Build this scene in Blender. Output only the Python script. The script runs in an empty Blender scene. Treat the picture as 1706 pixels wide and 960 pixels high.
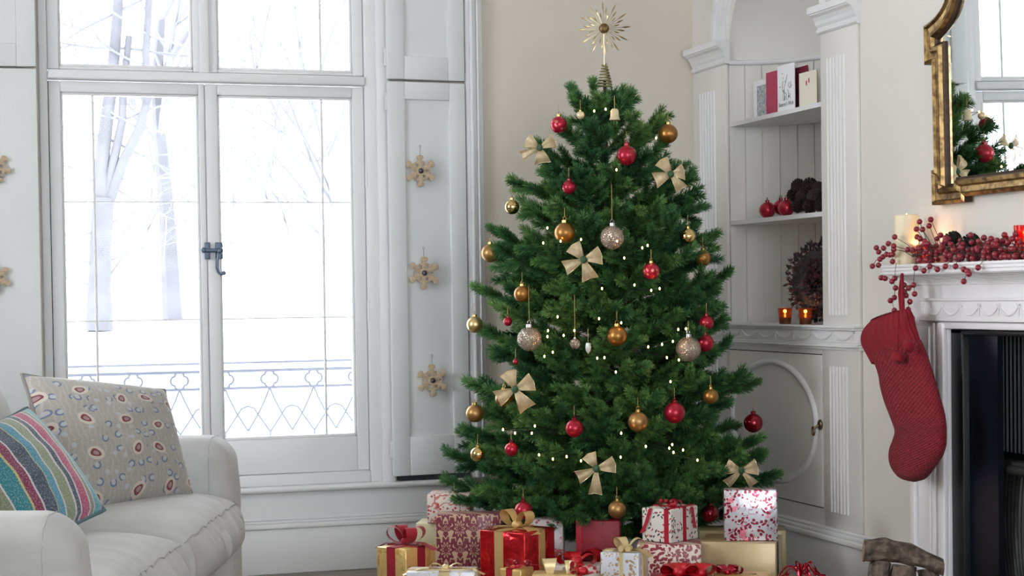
import bpy, bmesh, math, random
from mathutils import Vector, Matrix, noise as mnoise
random.seed(7)
PI = math.pi
SC = bpy.context.scene
COL = SC.collection

# ---------------------------------------------------------------- camera
F_PX, CX, CY, CAMZ = 2947.0, 853.0, 568.0, 1.15
YAW, PITCH, ROLL = math.radians(17.6), math.atan(75/2947.0), -0.0143
CM = Matrix.Rotation(-YAW, 3, 'Z') @ Matrix.Rotation(PI/2-PITCH, 3, 'X') @ Matrix.Rotation(ROLL, 3, 'Z')
CAM = Vector((0, 0, CAMZ))
cd = bpy.data.cameras.new('camera'); cam = bpy.data.objects.new('camera', cd); COL.objects.link(cam)
cam.matrix_world = Matrix.Translation(CAM) @ CM.to_4x4()
cd.sensor_width = 36.0; cd.lens = 36.0*F_PX/1706.0
cd.shift_x = 0.0; cd.shift_y = (CY-480.0)/1706.0
cd.clip_end = 400
SC.camera = cam

# ---------------------------------------------------------------- sky, lights, exposure
W = bpy.data.worlds.new('world'); SC.world = W; W.use_nodes = True
bg = W.node_tree.nodes['Background']
bg.inputs['Color'].default_value = (0.90, 0.95, 1.0, 1); bg.inputs['Strength'].default_value = 3.8
def portal(name, loc, rot, sx, sy):
    l = bpy.data.lights.new(name, 'AREA'); l.shape = 'RECTANGLE'; l.size = sx; l.size_y = sy
    l.cycles.is_portal = True
    o = bpy.data.objects.new(name, l); COL.objects.link(o); o.location = loc; o.rotation_euler = rot
portal('window_daylight', (1.06, 7.62, 1.7), (-PI/2, 0, 0), 1.6, 2.8)
def window_lamp(name, loc, rot, sx, sy, watts, col=(1, .985, .96)):
    l = bpy.data.lights.new(name, 'AREA'); l.shape = 'RECTANGLE'; l.size = sx; l.size_y = sy; l.energy = watts; l.color = col
    o = bpy.data.objects.new(name, l); COL.objects.link(o); o.location = loc; o.rotation_euler = rot
window_lamp('side_window_daylight', (-2.6, 5.0, 1.95), (math.radians(88), 0, math.radians(-80)), 1.6, 2.0, 40, (.94, .97, 1))
SC.view_settings.view_transform = 'Standard'; SC.view_settings.look = 'None'
SC.view_settings.gamma = 1.0; SC.view_settings.use_curve_mapping = False
SC.view_settings.exposure = 0.86

# ---------------------------------------------------------------- helpers
def ray(px, py): return CM @ Vector(((px-CX)/F_PX, -(py-CY)/F_PX, -1.0))
def ad(px, py, d): return CAM + ray(px, py)*d          # a point of the room at that distance
def ax(px, py, x): r = ray(px, py); return CAM + r*(x/r.x)
def ay(px, py, y): r = ray(px, py); return CAM + r*(y/r.y)
def lin(c):
    c = c/255.0
    return c/12.92 if c <= 0.04045 else ((c+0.055)/1.055)**2.4
def rgb(r, g, b): return (lin(r), lin(g), lin(b), 1.0)

def tag(o, label=None, cat=None, group=None, kind=None):
    if label: o['label'] = label
    if cat: o['category'] = cat
    if group: o['group'] = group
    if kind: o['kind'] = kind
    return o
def thing(name, label, cat, loc=(0, 0, 0), rz=0, group=None, kind=None):
    o = bpy.data.objects.new(name, None); COL.objects.link(o)
    o.location = loc; o.rotation_euler = (0, 0, rz); o.empty_display_size = 0.05
    return tag(o, label, cat, group, kind)
def mloc(o): return Matrix.LocRotScale(o.location, o.rotation_euler, o.scale)
def wmat(o):
    m = mloc(o)
    while o.parent is not None:
        o = o.parent; m = mloc(o) @ m
    return m
def copy_tree(o, parent=None):
    c = o.copy(); COL.objects.link(c)
    if parent: c.parent = parent
    for ch in list(o.children): copy_tree(ch, c)
    return c

class MB:
    def __init__(s): s.v = []; s.f = []; s.mi = []; s.sm = []; s.uv = None
    def add(s, vs, fs, m=0, smooth=False):
        b = len(s.v); s.v += [tuple(v) for v in vs]
        for f in fs: s.f.append(tuple(b+i for i in f)); s.mi.append(m); s.sm.append(smooth)
        return s
    def box(s, x0, x1, y0, y1, z0, z1, m=0, M=None):
        vs = [Vector((x, y, z)) for x in (x0, x1) for y in (y0, y1) for z in (z0, z1)]
        if M is not None: vs = [M @ v for v in vs]
        return s.add(vs, [(0,1,3,2), (4,6,7,5), (0,4,5,1), (2,3,7,6), (0,2,6,4), (1,5,7,3)], m)
    def tube(s, pts, r, n=8, closed=False, m=0, cap=True):
        pts = [Vector(p) for p in pts]; N = len(pts)
        rr = r if isinstance(r, (list, tuple)) else [r]*N
        vs = []; prev = None
        for i, p in enumerate(pts):
            a = pts[(i-1) % N] if (closed or i > 0) else p
            b = pts[(i+1) % N] if (closed or i < N-1) else p
            t = (b-a)
            t = t.normalized() if t.length > 1e-9 else Vector((0, 0, 1))
            if prev is None:
                u = t.cross(Vector((0, 0, 1)))
                if u.length < 0.05: u = t.cross(Vector((1, 0, 0)))
            else: u = prev - t*prev.dot(t)
            u.normalize(); prev = u; w = t.cross(u)
            for k in range(n):
                an = 2*PI*k/n; vs.append(p + (u*math.cos(an)+w*math.sin(an))*rr[i])
        fs = []
        for i in range(N if closed else N-1):
            j = (i+1) % N
            for k in range(n): fs.append((i*n+k, i*n+(k+1) % n, j*n+(k+1) % n, j*n+k))
        s.add(vs, fs, m, True)
        if cap and not closed:
            b = len(s.v)-len(vs)
            s.f.append(tuple(b+k for k in range(n))[::-1]); s.mi.append(m); s.sm.append(False)
            s.f.append(tuple(b+(N-1)*n+k for k in range(n))); s.mi.append(m); s.sm.append(False)
        return s
    def lathe(s, prof, n=24, m=0, M=None, smooth=True):
        vs = []
        for r, z in prof:
            for k in range(n):
                a = 2*PI*k/n; v = Vector((r*math.cos(a), r*math.sin(a), z))
                vs.append(M @ v if M is not None else v)
        fs = [(i*n+k, i*n+(k+1) % n, (i+1)*n+(k+1) % n, (i+1)*n+k) for i in range(len(prof)-1) for k in range(n)]
        return s.add(vs, fs, m, smooth)
    def sphere(s, c, r, n=12, m=0, sc=(1, 1, 1)):
        c = Vector(c); k = max(4, n//2+1)
        prof = [(max(1e-4, math.sin(PI*i/k))*r, -math.cos(PI*i/k)*r) for i in range(k+1)]
        return s.lathe(prof, n, m, Matrix.Translation(c) @ Matrix.Diagonal((sc[0], sc[1], sc[2], 1)))
    def prism(s, poly, f, h, m=0, smooth=False):
        """poly: 2D list, f(u,v,w)->point, w from 0 to h"""
        n = len(poly)
        vs = [f(u, v, 0) for u, v in poly] + [f(u, v, h) for u, v in poly]
        fs = [(i, (i+1) % n, n+(i+1) % n, n+i) for i in range(n)]
        s.add(vs, fs, m, smooth)
        b = len(s.v)-2*n
        for o in (0, n):
            s.f.append(tuple(b+o+i for i in range(n))); s.mi.append(m); s.sm.append(False)
        return s
    def strip(s, pts, wd, m=0, thick=0.0):
        """ribbon along pts; wd: one width vector or a list"""
        N = len(pts); ws = wd if isinstance(wd, list) else [wd]*N
        vs = []
        for p, w in zip(pts, ws): p = Vector(p); w = Vector(w)*0.5; vs += [p-w, p, p+w]
        fs = []
        for i in range(N-1):
            a = i*3
            fs += [(a, a+1, a+4, a+3), (a+1, a+2, a+5, a+4)]
        return s.add(vs, fs, m, True)
    def grid(s, fn, nu, nv, m=0, uv=False, closed=False, smooth=True):
        vs = [fn(i/nu, j/nv) for j in range(nv+1) for i in range(nu+1)]
        k = nu+1
        fs = [(j*k+i, j*k+i+1, (j+1)*k+i+1, (j+1)*k+i) for j in range(nv) for i in range(nu)]
        b = len(s.v); s.add(vs, fs, m, smooth)
        if uv:
            if s.uv is None: s.uv = {}
            for j in range(nv+1):
                for i in range(nu+1): s.uv[b+j*k+i] = (i/nu, j/nv)
        return s
    def build(s, name, mats, parent=None, world=False, bevel=0, segs=2, normals=True):
        mats = mats if isinstance(mats, (list, tuple)) else [mats]
        vs = s.v
        if parent is not None and world:
            inv = wmat(parent).inverted(); vs = [inv @ Vector(v) for v in vs]
        me = bpy.data.meshes.new(name); me.from_pydata([tuple(v) for v in vs], [], s.f)
        for mt in mats: me.materials.append(mt)
        me.polygons.foreach_set('material_index', s.mi); me.polygons.foreach_set('use_smooth', s.sm)
        if s.uv is not None:
            ul = me.uv_layers.new(name='UVMap')
            for lp in me.loops: ul.data[lp.index].uv = s.uv.get(lp.vertex_index, (0, 0))
        if normals or bevel:
            bm = bmesh.new(); bm.from_mesh(me)
            if normals: bmesh.ops.recalc_face_normals(bm, faces=bm.faces)
            if bevel:
                es = [e for e in bm.edges if len(e.link_faces) == 2 and e.calc_face_angle(0) > 0.6]
                bmesh.ops.bevel(bm, geom=es, offset=bevel, segments=segs, affect='EDGES', profile=0.5, clamp_overlap=True)
                for f in bm.faces: f.smooth = True
            bm.to_mesh(me); bm.free()
        me.update()
        if any(s.sm) or bevel:
            try: me.set_sharp_from_angle(angle=math.radians(50))
            except Exception: pass
        o = bpy.data.objects.new(name, me); COL.objects.link(o)
        if parent is not None: o.parent = parent
        return o

def struct(name, mb, mats, label, parent=None, **k):
    o = mb.build(name, mats, parent, **k)
    if parent is None: tag(o, label, None, None, 'structure')
    return o

# ---------------------------------------------------------------- materials
def nodes(m):
    nt = m.node_tree; return nt, nt.nodes, nt.links
def mat(name, col, rough=0.5, metal=0.0, noise=None, bump=None, spec=0.5, emit=None, trans=0.0, alpha=1.0, sheen=0.0, coat=0.0, coords='Object', stretch=None, sss=0):
    m = bpy.data.materials.new(name); m.use_nodes = True
    nt, N, L = nodes(m); b = N['Principled BSDF']
    b.inputs['Base Color'].default_value = col; b.inputs['Roughness'].default_value = rough
    b.inputs['Metallic'].default_value = metal; b.inputs['Specular IOR Level'].default_value = spec
    b.inputs['Transmission Weight'].default_value = trans; b.inputs['Alpha'].default_value = alpha
    b.inputs['Sheen Weight'].default_value = sheen; b.inputs['Coat Weight'].default_value = coat
    if sss: b.inputs['Subsurface Weight'].default_value = sss; b.inputs['Subsurface Radius'].default_value = (0.02, 0.012, 0.006)
    if emit:
        b.inputs['Emission Color'].default_value = emit[0]; b.inputs['Emission Strength'].default_value = emit[1]
    vec = None
    if noise or bump:
        tc = N.new('ShaderNodeTexCoord'); vec = tc.outputs[coords]
        if stretch:
            mp = N.new('ShaderNodeMapping'); mp.inputs['Scale'].default_value = stretch
            L.new(vec, mp.inputs['Vector']); vec = mp.outputs['Vector']
    if noise:
        sc, amt = noise[0], noise[1]
        t = N.new('ShaderNodeTexNoise'); t.inputs['Scale'].default_value = sc; t.inputs['Detail'].default_value = 4
        L.new(vec, t.inputs['Vector'])
        c2 = noise[2] if len(noise) > 2 else tuple(max(0, c*(1-amt)) for c in col[:3])+(1,)
        mx = N.new('ShaderNodeMix'); mx.data_type = 'RGBA'
        r = N.new('ShaderNodeMapRange'); r.inputs['From Min'].default_value = 0.38; r.inputs['From Max'].default_value = 0.62
        L.new(t.outputs['Fac'], r.inputs['Value']); L.new(r.outputs['Result'], mx.inputs['Factor'])
        mx.inputs['A'].default_value = col; mx.inputs['B'].default_value = c2
        L.new(mx.outputs['Result'], b.inputs['Base Color'])
    if bump:
        t = N.new('ShaderNodeTexNoise'); t.inputs['Scale'].default_value = bump[0]; t.inputs['Detail'].default_value = 3
        L.new(vec, t.inputs['Vector'])
        bp = N.new('ShaderNodeBump'); bp.inputs['Strength'].default_value = bump[1]; bp.inputs['Distance'].default_value = bump[2] if len(bump) > 2 else 0.004
        L.new(t.outputs['Fac'], bp.inputs['Height']); L.new(bp.outputs['Normal'], b.inputs['Normal'])
    return m

class NB:
    """small node-graph builder on a material's base colour"""
    def __init__(s, m): s.m = m; s.nt, s.N, s.L = nodes(m); s.b = s.N['Principled BSDF']
    def _in(s, sock, v):
        if hasattr(v, 'is_output') or isinstance(v, bpy.types.NodeSocket): s.L.new(v, sock)
        else: sock.default_value = v
    def coord(s, which='Object', scale=None, rot=None):
        o = s.N.new('ShaderNodeTexCoord').outputs[which]
        if scale or rot:
            mp = s.N.new('ShaderNodeMapping')
            if scale: mp.inputs['Scale'].default_value = scale
            if rot: mp.inputs['Rotation'].default_value = rot
            s.L.new(o, mp.inputs['Vector']); o = mp.outputs['Vector']
        return o
    def math(s, op, a, b=0.0, c=0.0):
        n = s.N.new('ShaderNodeMath'); n.operation = op
        s._in(n.inputs[0], a); s._in(n.inputs[1], b); s._in(n.inputs[2], c); return n.outputs[0]
    def sep(s, v):
        n = s.N.new('ShaderNodeSeparateXYZ'); s.L.new(v, n.inputs[0]); return n.outputs
    def comb(s, x, y, z=0.0):
        n = s.N.new('ShaderNodeCombineXYZ'); s._in(n.inputs[0], x); s._in(n.inputs[1], y); s._in(n.inputs[2], z); return n.outputs[0]
    def noise(s, v, scale, detail=2.0):
        n = s.N.new('ShaderNodeTexNoise'); s.L.new(v, n.inputs['Vector']); n.inputs['Scale'].default_value = scale; n.inputs['Detail'].default_value = detail
        return n.outputs['Fac']
    def voro(s, v, scale, rnd=1.0, feature='F1'):
        n = s.N.new('ShaderNodeTexVoronoi'); n.feature = feature
        s.L.new(v, n.inputs['Vector']); n.inputs['Scale'].default_value = scale; n.inputs['Randomness'].default_value = rnd
        return n.outputs
    def mix(s, fac, a, b):
        n = s.N.new('ShaderNodeMix'); n.data_type = 'RGBA'
        s._in(n.inputs['Factor'], fac); s._in(n.inputs['A'], a); s._in(n.inputs['B'], b); return n.outputs['Result']
    def ramp(s, fac, stops, const=True):
        n = s.N.new('ShaderNodeValToRGB'); cr = n.color_ramp; cr.interpolation = 'CONSTANT' if const else 'LINEAR'
        while len(cr.elements) > 1: cr.elements.remove(cr.elements[-1])
        cr.elements[0].position = stops[0][0]; cr.elements[0].color = stops[0][1]
        for p, c in stops[1:]:
            e = cr.elements.new(p); e.color = c
        s.L.new(fac, n.inputs['Fac']); return n.outputs['Color']
    def face2d(s):
        q = s.sep(s.coord('Object')); return s.comb(s.math('ADD', q[0], q[1]), q[2], 0.0)
    def motif(s, v, scale, rnd, shift, spin):
        mp = s.N.new('ShaderNodeMapping'); mp.inputs['Location'].default_value = shift; mp.inputs['Scale'].default_value = (scale, scale, 0)
        s.L.new(v, mp.inputs['Vector']); o = s.voro(mp.outputs[0], 1.0, rnd)
        sb = s.N.new('ShaderNodeVectorMath'); sb.operation = 'SUBTRACT'; s.L.new(mp.outputs[0], sb.inputs[0]); s.L.new(o['Position'], sb.inputs[1])
        cc = s.sep(o['Color']); vr = s.N.new('ShaderNodeVectorRotate'); vr.rotation_type = 'Z_AXIS'
        s.L.new(sb.outputs[0], vr.inputs['Vector']); s.L.new(s.math('MULTIPLY', s.math('SUBTRACT', cc[0], .5), spin), vr.inputs['Angle'])
        q = s.sep(vr.outputs[0]); return q[0], q[1], cc
    def ell(s, x, y, a, b):
        return s.math('LESS_THAN', s.math('ADD', s.math('POWER', s.math('ABSOLUTE', s.math('DIVIDE', x, a)), 2.0), s.math('POWER', s.math('ABSOLUTE', s.math('DIVIDE', y, b)), 2.0)), 1.0)
    def base(s, c): s._in(s.b.inputs['Base Color'], c)
    def bump(s, h, strength=0.4, dist=0.003):
        n = s.N.new('ShaderNodeBump'); n.inputs['Strength'].default_value = strength; n.inputs['Distance'].default_value = dist
        s.L.new(h, n.inputs['Height']); s.L.new(n.outputs['Normal'], s.b.inputs['Normal'])

m_wall = mat('wall_paint', rgb(214, 207, 195), 0.85, noise=(3, 0.03), bump=(60, 0.05))
m_wallR = mat('chimney_wall_paint', rgb(222, 219, 213), 0.85, noise=(3, 0.03), bump=(60, 0.05))
m_white = mat('white_gloss_paint', rgb(226, 226, 228), 0.42, noise=(5, 0.02), bump=(25, 0.03))
m_shut = mat('pale_grey_paint', rgb(219, 222, 223), 0.5, noise=(5, 0.03), bump=(25, 0.03))
m_alc = mat('alcove_paint', rgb(222, 220, 216), 0.5, noise=(6, 0.03), bump=(30, 0.03))
m_ceil = mat('ceiling_paint', rgb(235, 233, 228), 0.9)
m_floor = mat('oak_floor', rgb(146, 135, 124), 0.45, noise=(4, 0.4), stretch=(1, 8, 1))
m_dark = mat('dark_gap', rgb(45, 50, 55), 0.8)
m_iron = mat('blue_grey_iron', rgb(98, 112, 132), 0.4, 0.6)
m_brass = mat('aged_brass', rgb(120, 105, 80), 0.35, 0.9)
m_steel = mat('silver_metal', rgb(190, 190, 195), 0.25, 1.0)
m_goldcap = mat('gold_cap', rgb(212, 178, 110), 0.25, 1.0)

# glass pane
m_glass = bpy.data.materials.new('window_glass'); m_glass.use_nodes = True
nt, N, L = nodes(m_glass); N.remove(N['Principled BSDF'])
tr = N.new('ShaderNodeBsdfTransparent'); gl = N.new('ShaderNodeBsdfGlossy'); gl.inputs['Roughness'].default_value = 0.02
fr = N.new('ShaderNodeFresnel'); fr.inputs['IOR'].default_value = 1.25; mx = N.new('ShaderNodeMixShader')
L.new(fr.outputs[0], mx.inputs[0]); L.new(tr.outputs[0], mx.inputs[1]); L.new(gl.outputs[0], mx.inputs[2])
L.new(mx.outputs[0], N['Material Output'].inputs['Surface'])

# ---------------------------------------------------------------- structure: shell
YW, XR = 7.35, 3.2
WX0, WX1, WZ0, WZ1 = 0.356, 1.742, 0.366, 2.95
ZC = 3.3
mb = MB()
mb.box(-1.5, WX0, YW, YW+0.3, 0, ZC).box(WX1, XR+0.3, YW, YW+0.3, 0, ZC)
mb.box(WX0, WX1, YW, YW+0.3, 0, WZ0).box(WX0, WX1, YW, YW+0.3, WZ1, ZC)
struct('wall_back', mb, m_wall, 'beige painted wall with the tall window and the christmas tree in its corner')
# panel below the sill
mb = MB(); mb.box(-1.5, 2.12, YW-0.02, YW, 0.0, 0.345)
struct('trim_1', mb, m_white, 'white panelled apron below the window sill', bevel=0.003)
mb = MB(); mb.box(-1.5, 2.13, YW-0.055, YW, 0.342, 0.368)
struct('trim_2', mb, m_white, 'white rounded window sill board along the window wall', bevel=0.012, segs=3)
mb = MB()
for a, b, t in ((0.0, 0.19, 0.030), (0.19, 0.212, 0.040), (0.212, 0.224, 0.034), (0.224, 0.234, 0.027)):
    mb.box(-1.5, XR, YW-t, YW, a, b)
struct('baseboard_back', mb, m_white, 'white moulded baseboard along the window wall', bevel=0.004)
mb = MB(); mb.box(-3, 6, -4, YW, -0.2, 0.0)
struct('floor', mb, m_floor, 'brown wooden floor under the presents')
mb = MB(); mb.box(-3, 6, -4, YW+0.3, ZC, ZC+0.2)
struct('ceiling', mb, m_ceil, 'plain white ceiling above the room')
mb = MB(); mb.box(-1.7, -1.5, -3.2, 4.2, 0, ZC).box(-1.7, -1.5, 5.6, YW, 0, ZC).box(-1.7, -1.5, 4.2, 5.6, 0, 1.0).box(-1.7, -1.5, 4.2, 5.6, 2.95, ZC)
struct('wall_left', mb, m_wall, 'beige wall with a wide window opening behind the sofa')

mb = MB(); mb.box(-1.5, -1.4, -3.2, -3.0, 0, ZC).box(2.9, XR, -3.2, -3.0, 0, ZC).box(-1.4, 2.9, -3.2, -3.0, 0, .5).box(-1.4, 2.9, -3.2, -3.0, 3.1, ZC)
struct('wall_front', mb, m_wall, 'beige wall with a wide window opening behind the camera')
mb = MB(); mb.box(-1.5, -.06, 2.85, 3.0, 0, ZC)  # unseen partition, added to keep front light off the near sofa arm
struct('wall_shade_partition', mb, m_wall, 'beige partition added out of view left of the camera to shade the near sofa arm')
# right wall with arched niche hole and fireplace hole
NY0, NY1 = 6.105, 6.965          # niche opening (near, far)
NYC, NR = (NY0+NY1)/2, (NY1-NY0)/2
SPZ = 2.13                        # springing height
LEDGE = 1.021
FPY0, FPY1, FPZ = 4.05, 5.13, 1.005   # hole behind the fire opening
mb = MB()
def wq(y0, y1, z0, z1): mb.add([(XR, y0, z0), (XR, y1, z0), (XR, y1, z1), (XR, y0, z1)], [(0, 1, 2, 3)])
wq(NY1, YW, 0, ZC); wq(FPY1, NY0, 0, ZC); wq(-3.2, FPY0, 0, ZC); wq(FPY0, FPY1, FPZ, ZC)
wq(NY0, NY1, 0, LEDGE)
na = 24
for i in range(na):
    t0, t1 = PI*i/na, PI*(i+1)/na
    p0 = (NYC+NR*math.cos(t0), SPZ+NR*math.sin(t0)); p1 = (NYC+NR*math.cos(t1), SPZ+NR*math.sin(t1))
    mb.add([(XR, p0[0], p0[1]), (XR, p0[0], ZC), (XR, p1[0], ZC), (XR, p1[0], p1[1])], [(0, 1, 2, 3)])
mb.box(XR+0.6, XR+0.7, -3.2, YW+0.3, 0, ZC)
struct('wall_right', mb, m_wallR, 'pale painted wall with the arched niche, mirror and fireplace')
mb = MB()
for a, b, t in ((0.0, 0.20, 0.030), (0.20, 0.222, 0.045), (0.222, 0.238, 0.036), (0.238, 0.250, 0.027)):
    mb.box(XR-t, XR, 5.42, YW, a, b)
struct('baseboard_right', mb, m_white, 'white moulded baseboard below the niche cupboard', bevel=0.005)

# ---------------------------------------------------------------- window
SX0_ = 1.775
win = thing('window_1', 'tall white casement window overlooking a snowy park', None, (1.05, YW, 0), kind='structure')
def wx(px, py=400): return ay(px, py, YW+0.03).x
mb = MB()   # fixed frame
FY0, FY1 = YW-0.01, YW+0.10
mb.box(WX0, WX0+0.035, FY0, FY1, WZ0, WZ1).box(WX1-0.05, WX1, FY0, FY1, WZ0, WZ1)
mb.box(WX0+.035, WX1-.05, FY0, FY1, WZ0, 0.415).box(WX0+.035, WX1-.05, FY0, FY1, WZ1-0.05, WZ1)
mb.box(WX0+.035, WX1-.05, FY0-0.012, FY1, 2.048, 2.085)
mb.build('window_frame', m_white, win, world=True, bevel=0.006)
def sash(name, x0, x1, z0, z1, l, r, b, t, yy=YW+0.012):
    mb = MB(); y0, y1 = yy, yy+0.05
    mb.box(x0, x0+l, y0, y1, z0, z1).box(x1-r, x1, y0, y1, z0, z1)
    mb.box(x0+l, x1-r, y0, y1, z0, z0+b).box(x0+l, x1-r, y0, y1, z1-t, z1)
    # glazing bead
    bx0, bx1, bz0, bz1 = x0+l, x1-r, z0+b, z1-t
    for q in ((bx0, bx0+.010, bz0, bz1), (bx1-.010, bx1, bz0, bz1), (bx0, bx1, bz0, bz0+.012), (bx0, bx1, bz1-.010, bz1)):
        mb.box(q[0], q[1], y0+0.012, y1-0.005, q[2], q[3])
    o = mb.build(name, m_white, win, world=True, bevel=0.004)
    return o, (bx0, bx1, bz0, bz1, y0+0.03)
def pane(par, q, bars_v=(), bars_h=()):
    x0, x1, z0, z1, y = q
    g = MB().box(x0, x1, y-0.002, y+0.002, z0, z1).build('pane', m_glass, par, world=True)
    for bx in bars_v: MB().box(bx-0.005, bx+0.005, y-0.006, y+0.006, z0, z1).build('glazing_bar', m_white, par, world=True, bevel=0.003)
    for bz in bars_h: MB().box(x0, x1, y-0.005, y+0.005, bz-0.0028, bz+0.0028).build('glazing_bar', m_white, par, world=True)
LX0, MXL, MXR, RX1 = WX0+0.037, 1.018, 1.021, WX1-0.052
s1, q1 = sash('casement', LX0, MXL, 0.418, 2.043, 0.048, 0.025, 0.145, 0.045)
s2, q2 = sash('casement', MXR, RX1, 0.418, 2.043, 0.050, 0.050, 0.145, 0.045)
s3, q3 = sash('upper_light', LX0, 1.005, 2.09, WZ1-0.055, 0.045, 0.03, 0.012, 0.04)
s4, q4 = sash('upper_light', 1.035, RX1, 2.09, WZ1-0.055, 0.04, 0.045, 0.012, 0.04)
barL, barR = ay(163, 600, YW+.03).x, ay(543, 600, YW+.03).x
hz1, hz2 = ay(470, 337, YW+.03).z, ay(470, 530, YW+.03).z
pane(s1, q1, (barL,), (hz1, hz2)); pane(s2, q2, (barR,), (hz1, hz2)); pane(s3, q3); pane(s4, q4, (barR,))
MB().box(1.0, 1.04, YW-0.005, YW+0.09, 2.085, WZ1).build('mullion', m_white, win, world=True, bevel=0.005)
MB().box(LX0-.003, LX0+.002, YW+0.012, YW+0.02, .42, 2.04).build('shadow_gap', m_dark, win, world=True)
MB().box(WX1-.004, SX0_+.02, YW-.03, YW, .366, WZ1).build('frame_cover', m_white, win, world=True, bevel=.004)
# hinges on the right frame
for zz in (1.62, 1.05): MB().tube([(RX1+0.004, YW-0.004, zz), (RX1+0.004, YW-0.004, zz+0.09)], 0.007, 8).build('hinge', m_white, win, world=True)
# latch
la = MB()
c0 = ay(346, 418, YW); c1 = ay(365, 418, YW)
lt = MB().box(c1.x-0.015, c1.x+0.015, YW-0.006, YW+0.012, c1.z-0.035, c1.z+0.035).build('latch_plate', m_iron, win, world=True, bevel=0.003)
MB().box(c0.x-0.012, c0.x+0.010, YW-0.006, YW+0.012, c0.z-0.035, c0.z+0.035).build('latch_keeper', m_iron, win, world=True, bevel=0.003)
mb = MB(); mb.tube([(c0.x-0.02, YW-0.016, c0.z+0.002), (c1.x, YW-0.016, c1.z)], 0.009, 10)
mb.sphere((c0.x-0.018, YW-0.016, c0.z+0.002), 0.012).sphere((c1.x, YW-0.02, c1.z), 0.015)
h0 = ay(365, 420, YW-.02)
hp = [ay(a, b, YW-0.025) for a, b in ((364, 422), (362, 435), (362, 447), (364.5, 454), (369, 457.5), (373, 455))]
mb.tube(hp, [0.008, 0.007, 0.007, 0.006, 0.006, 0.008], 8); mb.sphere(hp[-1], 0.009)
mb.build('latch_handle', m_iron, win, world=True)

# ---------------------------------------------------------------- architrave and shutters
mb = MB()
for a, b, t in ((0, .018, .035), (.018, .030, .055), (.030, .048, .038), (.048, .056, .050), (.056, .070, .030), (.070, .082, .018)):
    mb.box(2.128+a, 2.128+b, YW-t, YW, 0.368, ZC)
struct('trim_3', mb, m_white, 'white reeded architrave strip right of the window shutter', bevel=0.003)

def shutter(label, x0, x1, z0, z1, py0, py1, inset, hinge_left=True):
    """panelled board; front face runs from py0 at x0 to py1 at x1"""
    t = thing('window_shutter', label, 'shutter', ((x0+x1)/2, YW, z0))
    def P(x, d, z): k = (x-x0)/(x1-x0); return (x, py0+(py1-py0)*k+d, z)
    def slab(mb, xa, xb, za, zb, da, db):
        vs = [P(x, d, z) for x in (xa, xb) for d in (da, db) for z in (za, zb)]
        mb.add(vs, [(0,1,3,2), (4,6,7,5), (0,4,5,1), (2,3,7,6), (0,2,6,4), (1,5,7,3)])
    a, b, c, d = inset
    mb = MB()
    slab(mb, x0, x0+a, z0, z1, 0, .03); slab(mb, x1-b, x1, z0, z1, 0, .03)
    slab(mb, x0+a, x1-b, z0, z0+c, 0, .03); slab(mb, x0+a, x1-b, z1-d, z1, 0, .03)
    mb.build('shutter_frame', m_shut, t, world=True, bevel=0.003)
    mb = MB(); slab(mb, x0+a, x1-b, z0+c, z1-d, .012, .028)
    mb.build('shutter_panel', m_shut, t, world=True)
    if hinge_left is not None:
        for zz in (z0+.1*(z1-z0)*.3+.03, z1-.12):
            if zz < 2.4:
                mb = MB(); slab(mb, (x0-.010) if hinge_left else x1, x0 if hinge_left else (x1+.01), zz, zz+.07, .004, .02)
                mb.build('hinge', m_white, t, world=True)
    return t
SX0, SX1 = 1.775, 2.122
shutter('pale grey lower shutter leaf carrying three wooden snowflakes', SX0, SX1, .392, 2.062, YW-.075, YW-.045, (.075, .072, .165, .075))
shutter('upper right shutter leaf above the snowflake shutter', SX0, SX1, 2.072, 2.98, YW-.075, YW-.045, (.075, .075, .098, .09))
MB().box(SX0+.03, SX1, YW-.044, YW-.002, .370, .391).build('shadow_gap', m_dark, bpy.data.objects['window_shutter'], world=True)
LSX = 0.345
shutter('lower left shutter leaf at the left picture edge beside the sofa', -0.02, LSX, .392, 2.078, YW-.045, YW-.075, (.072, .17, .165, .085), None)
shutter('upper left shutter leaf in the top left corner', -0.02, LSX, 2.086, 2.98, YW-.045, YW-.075, (.072, .075, .09, .09), None)
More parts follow.
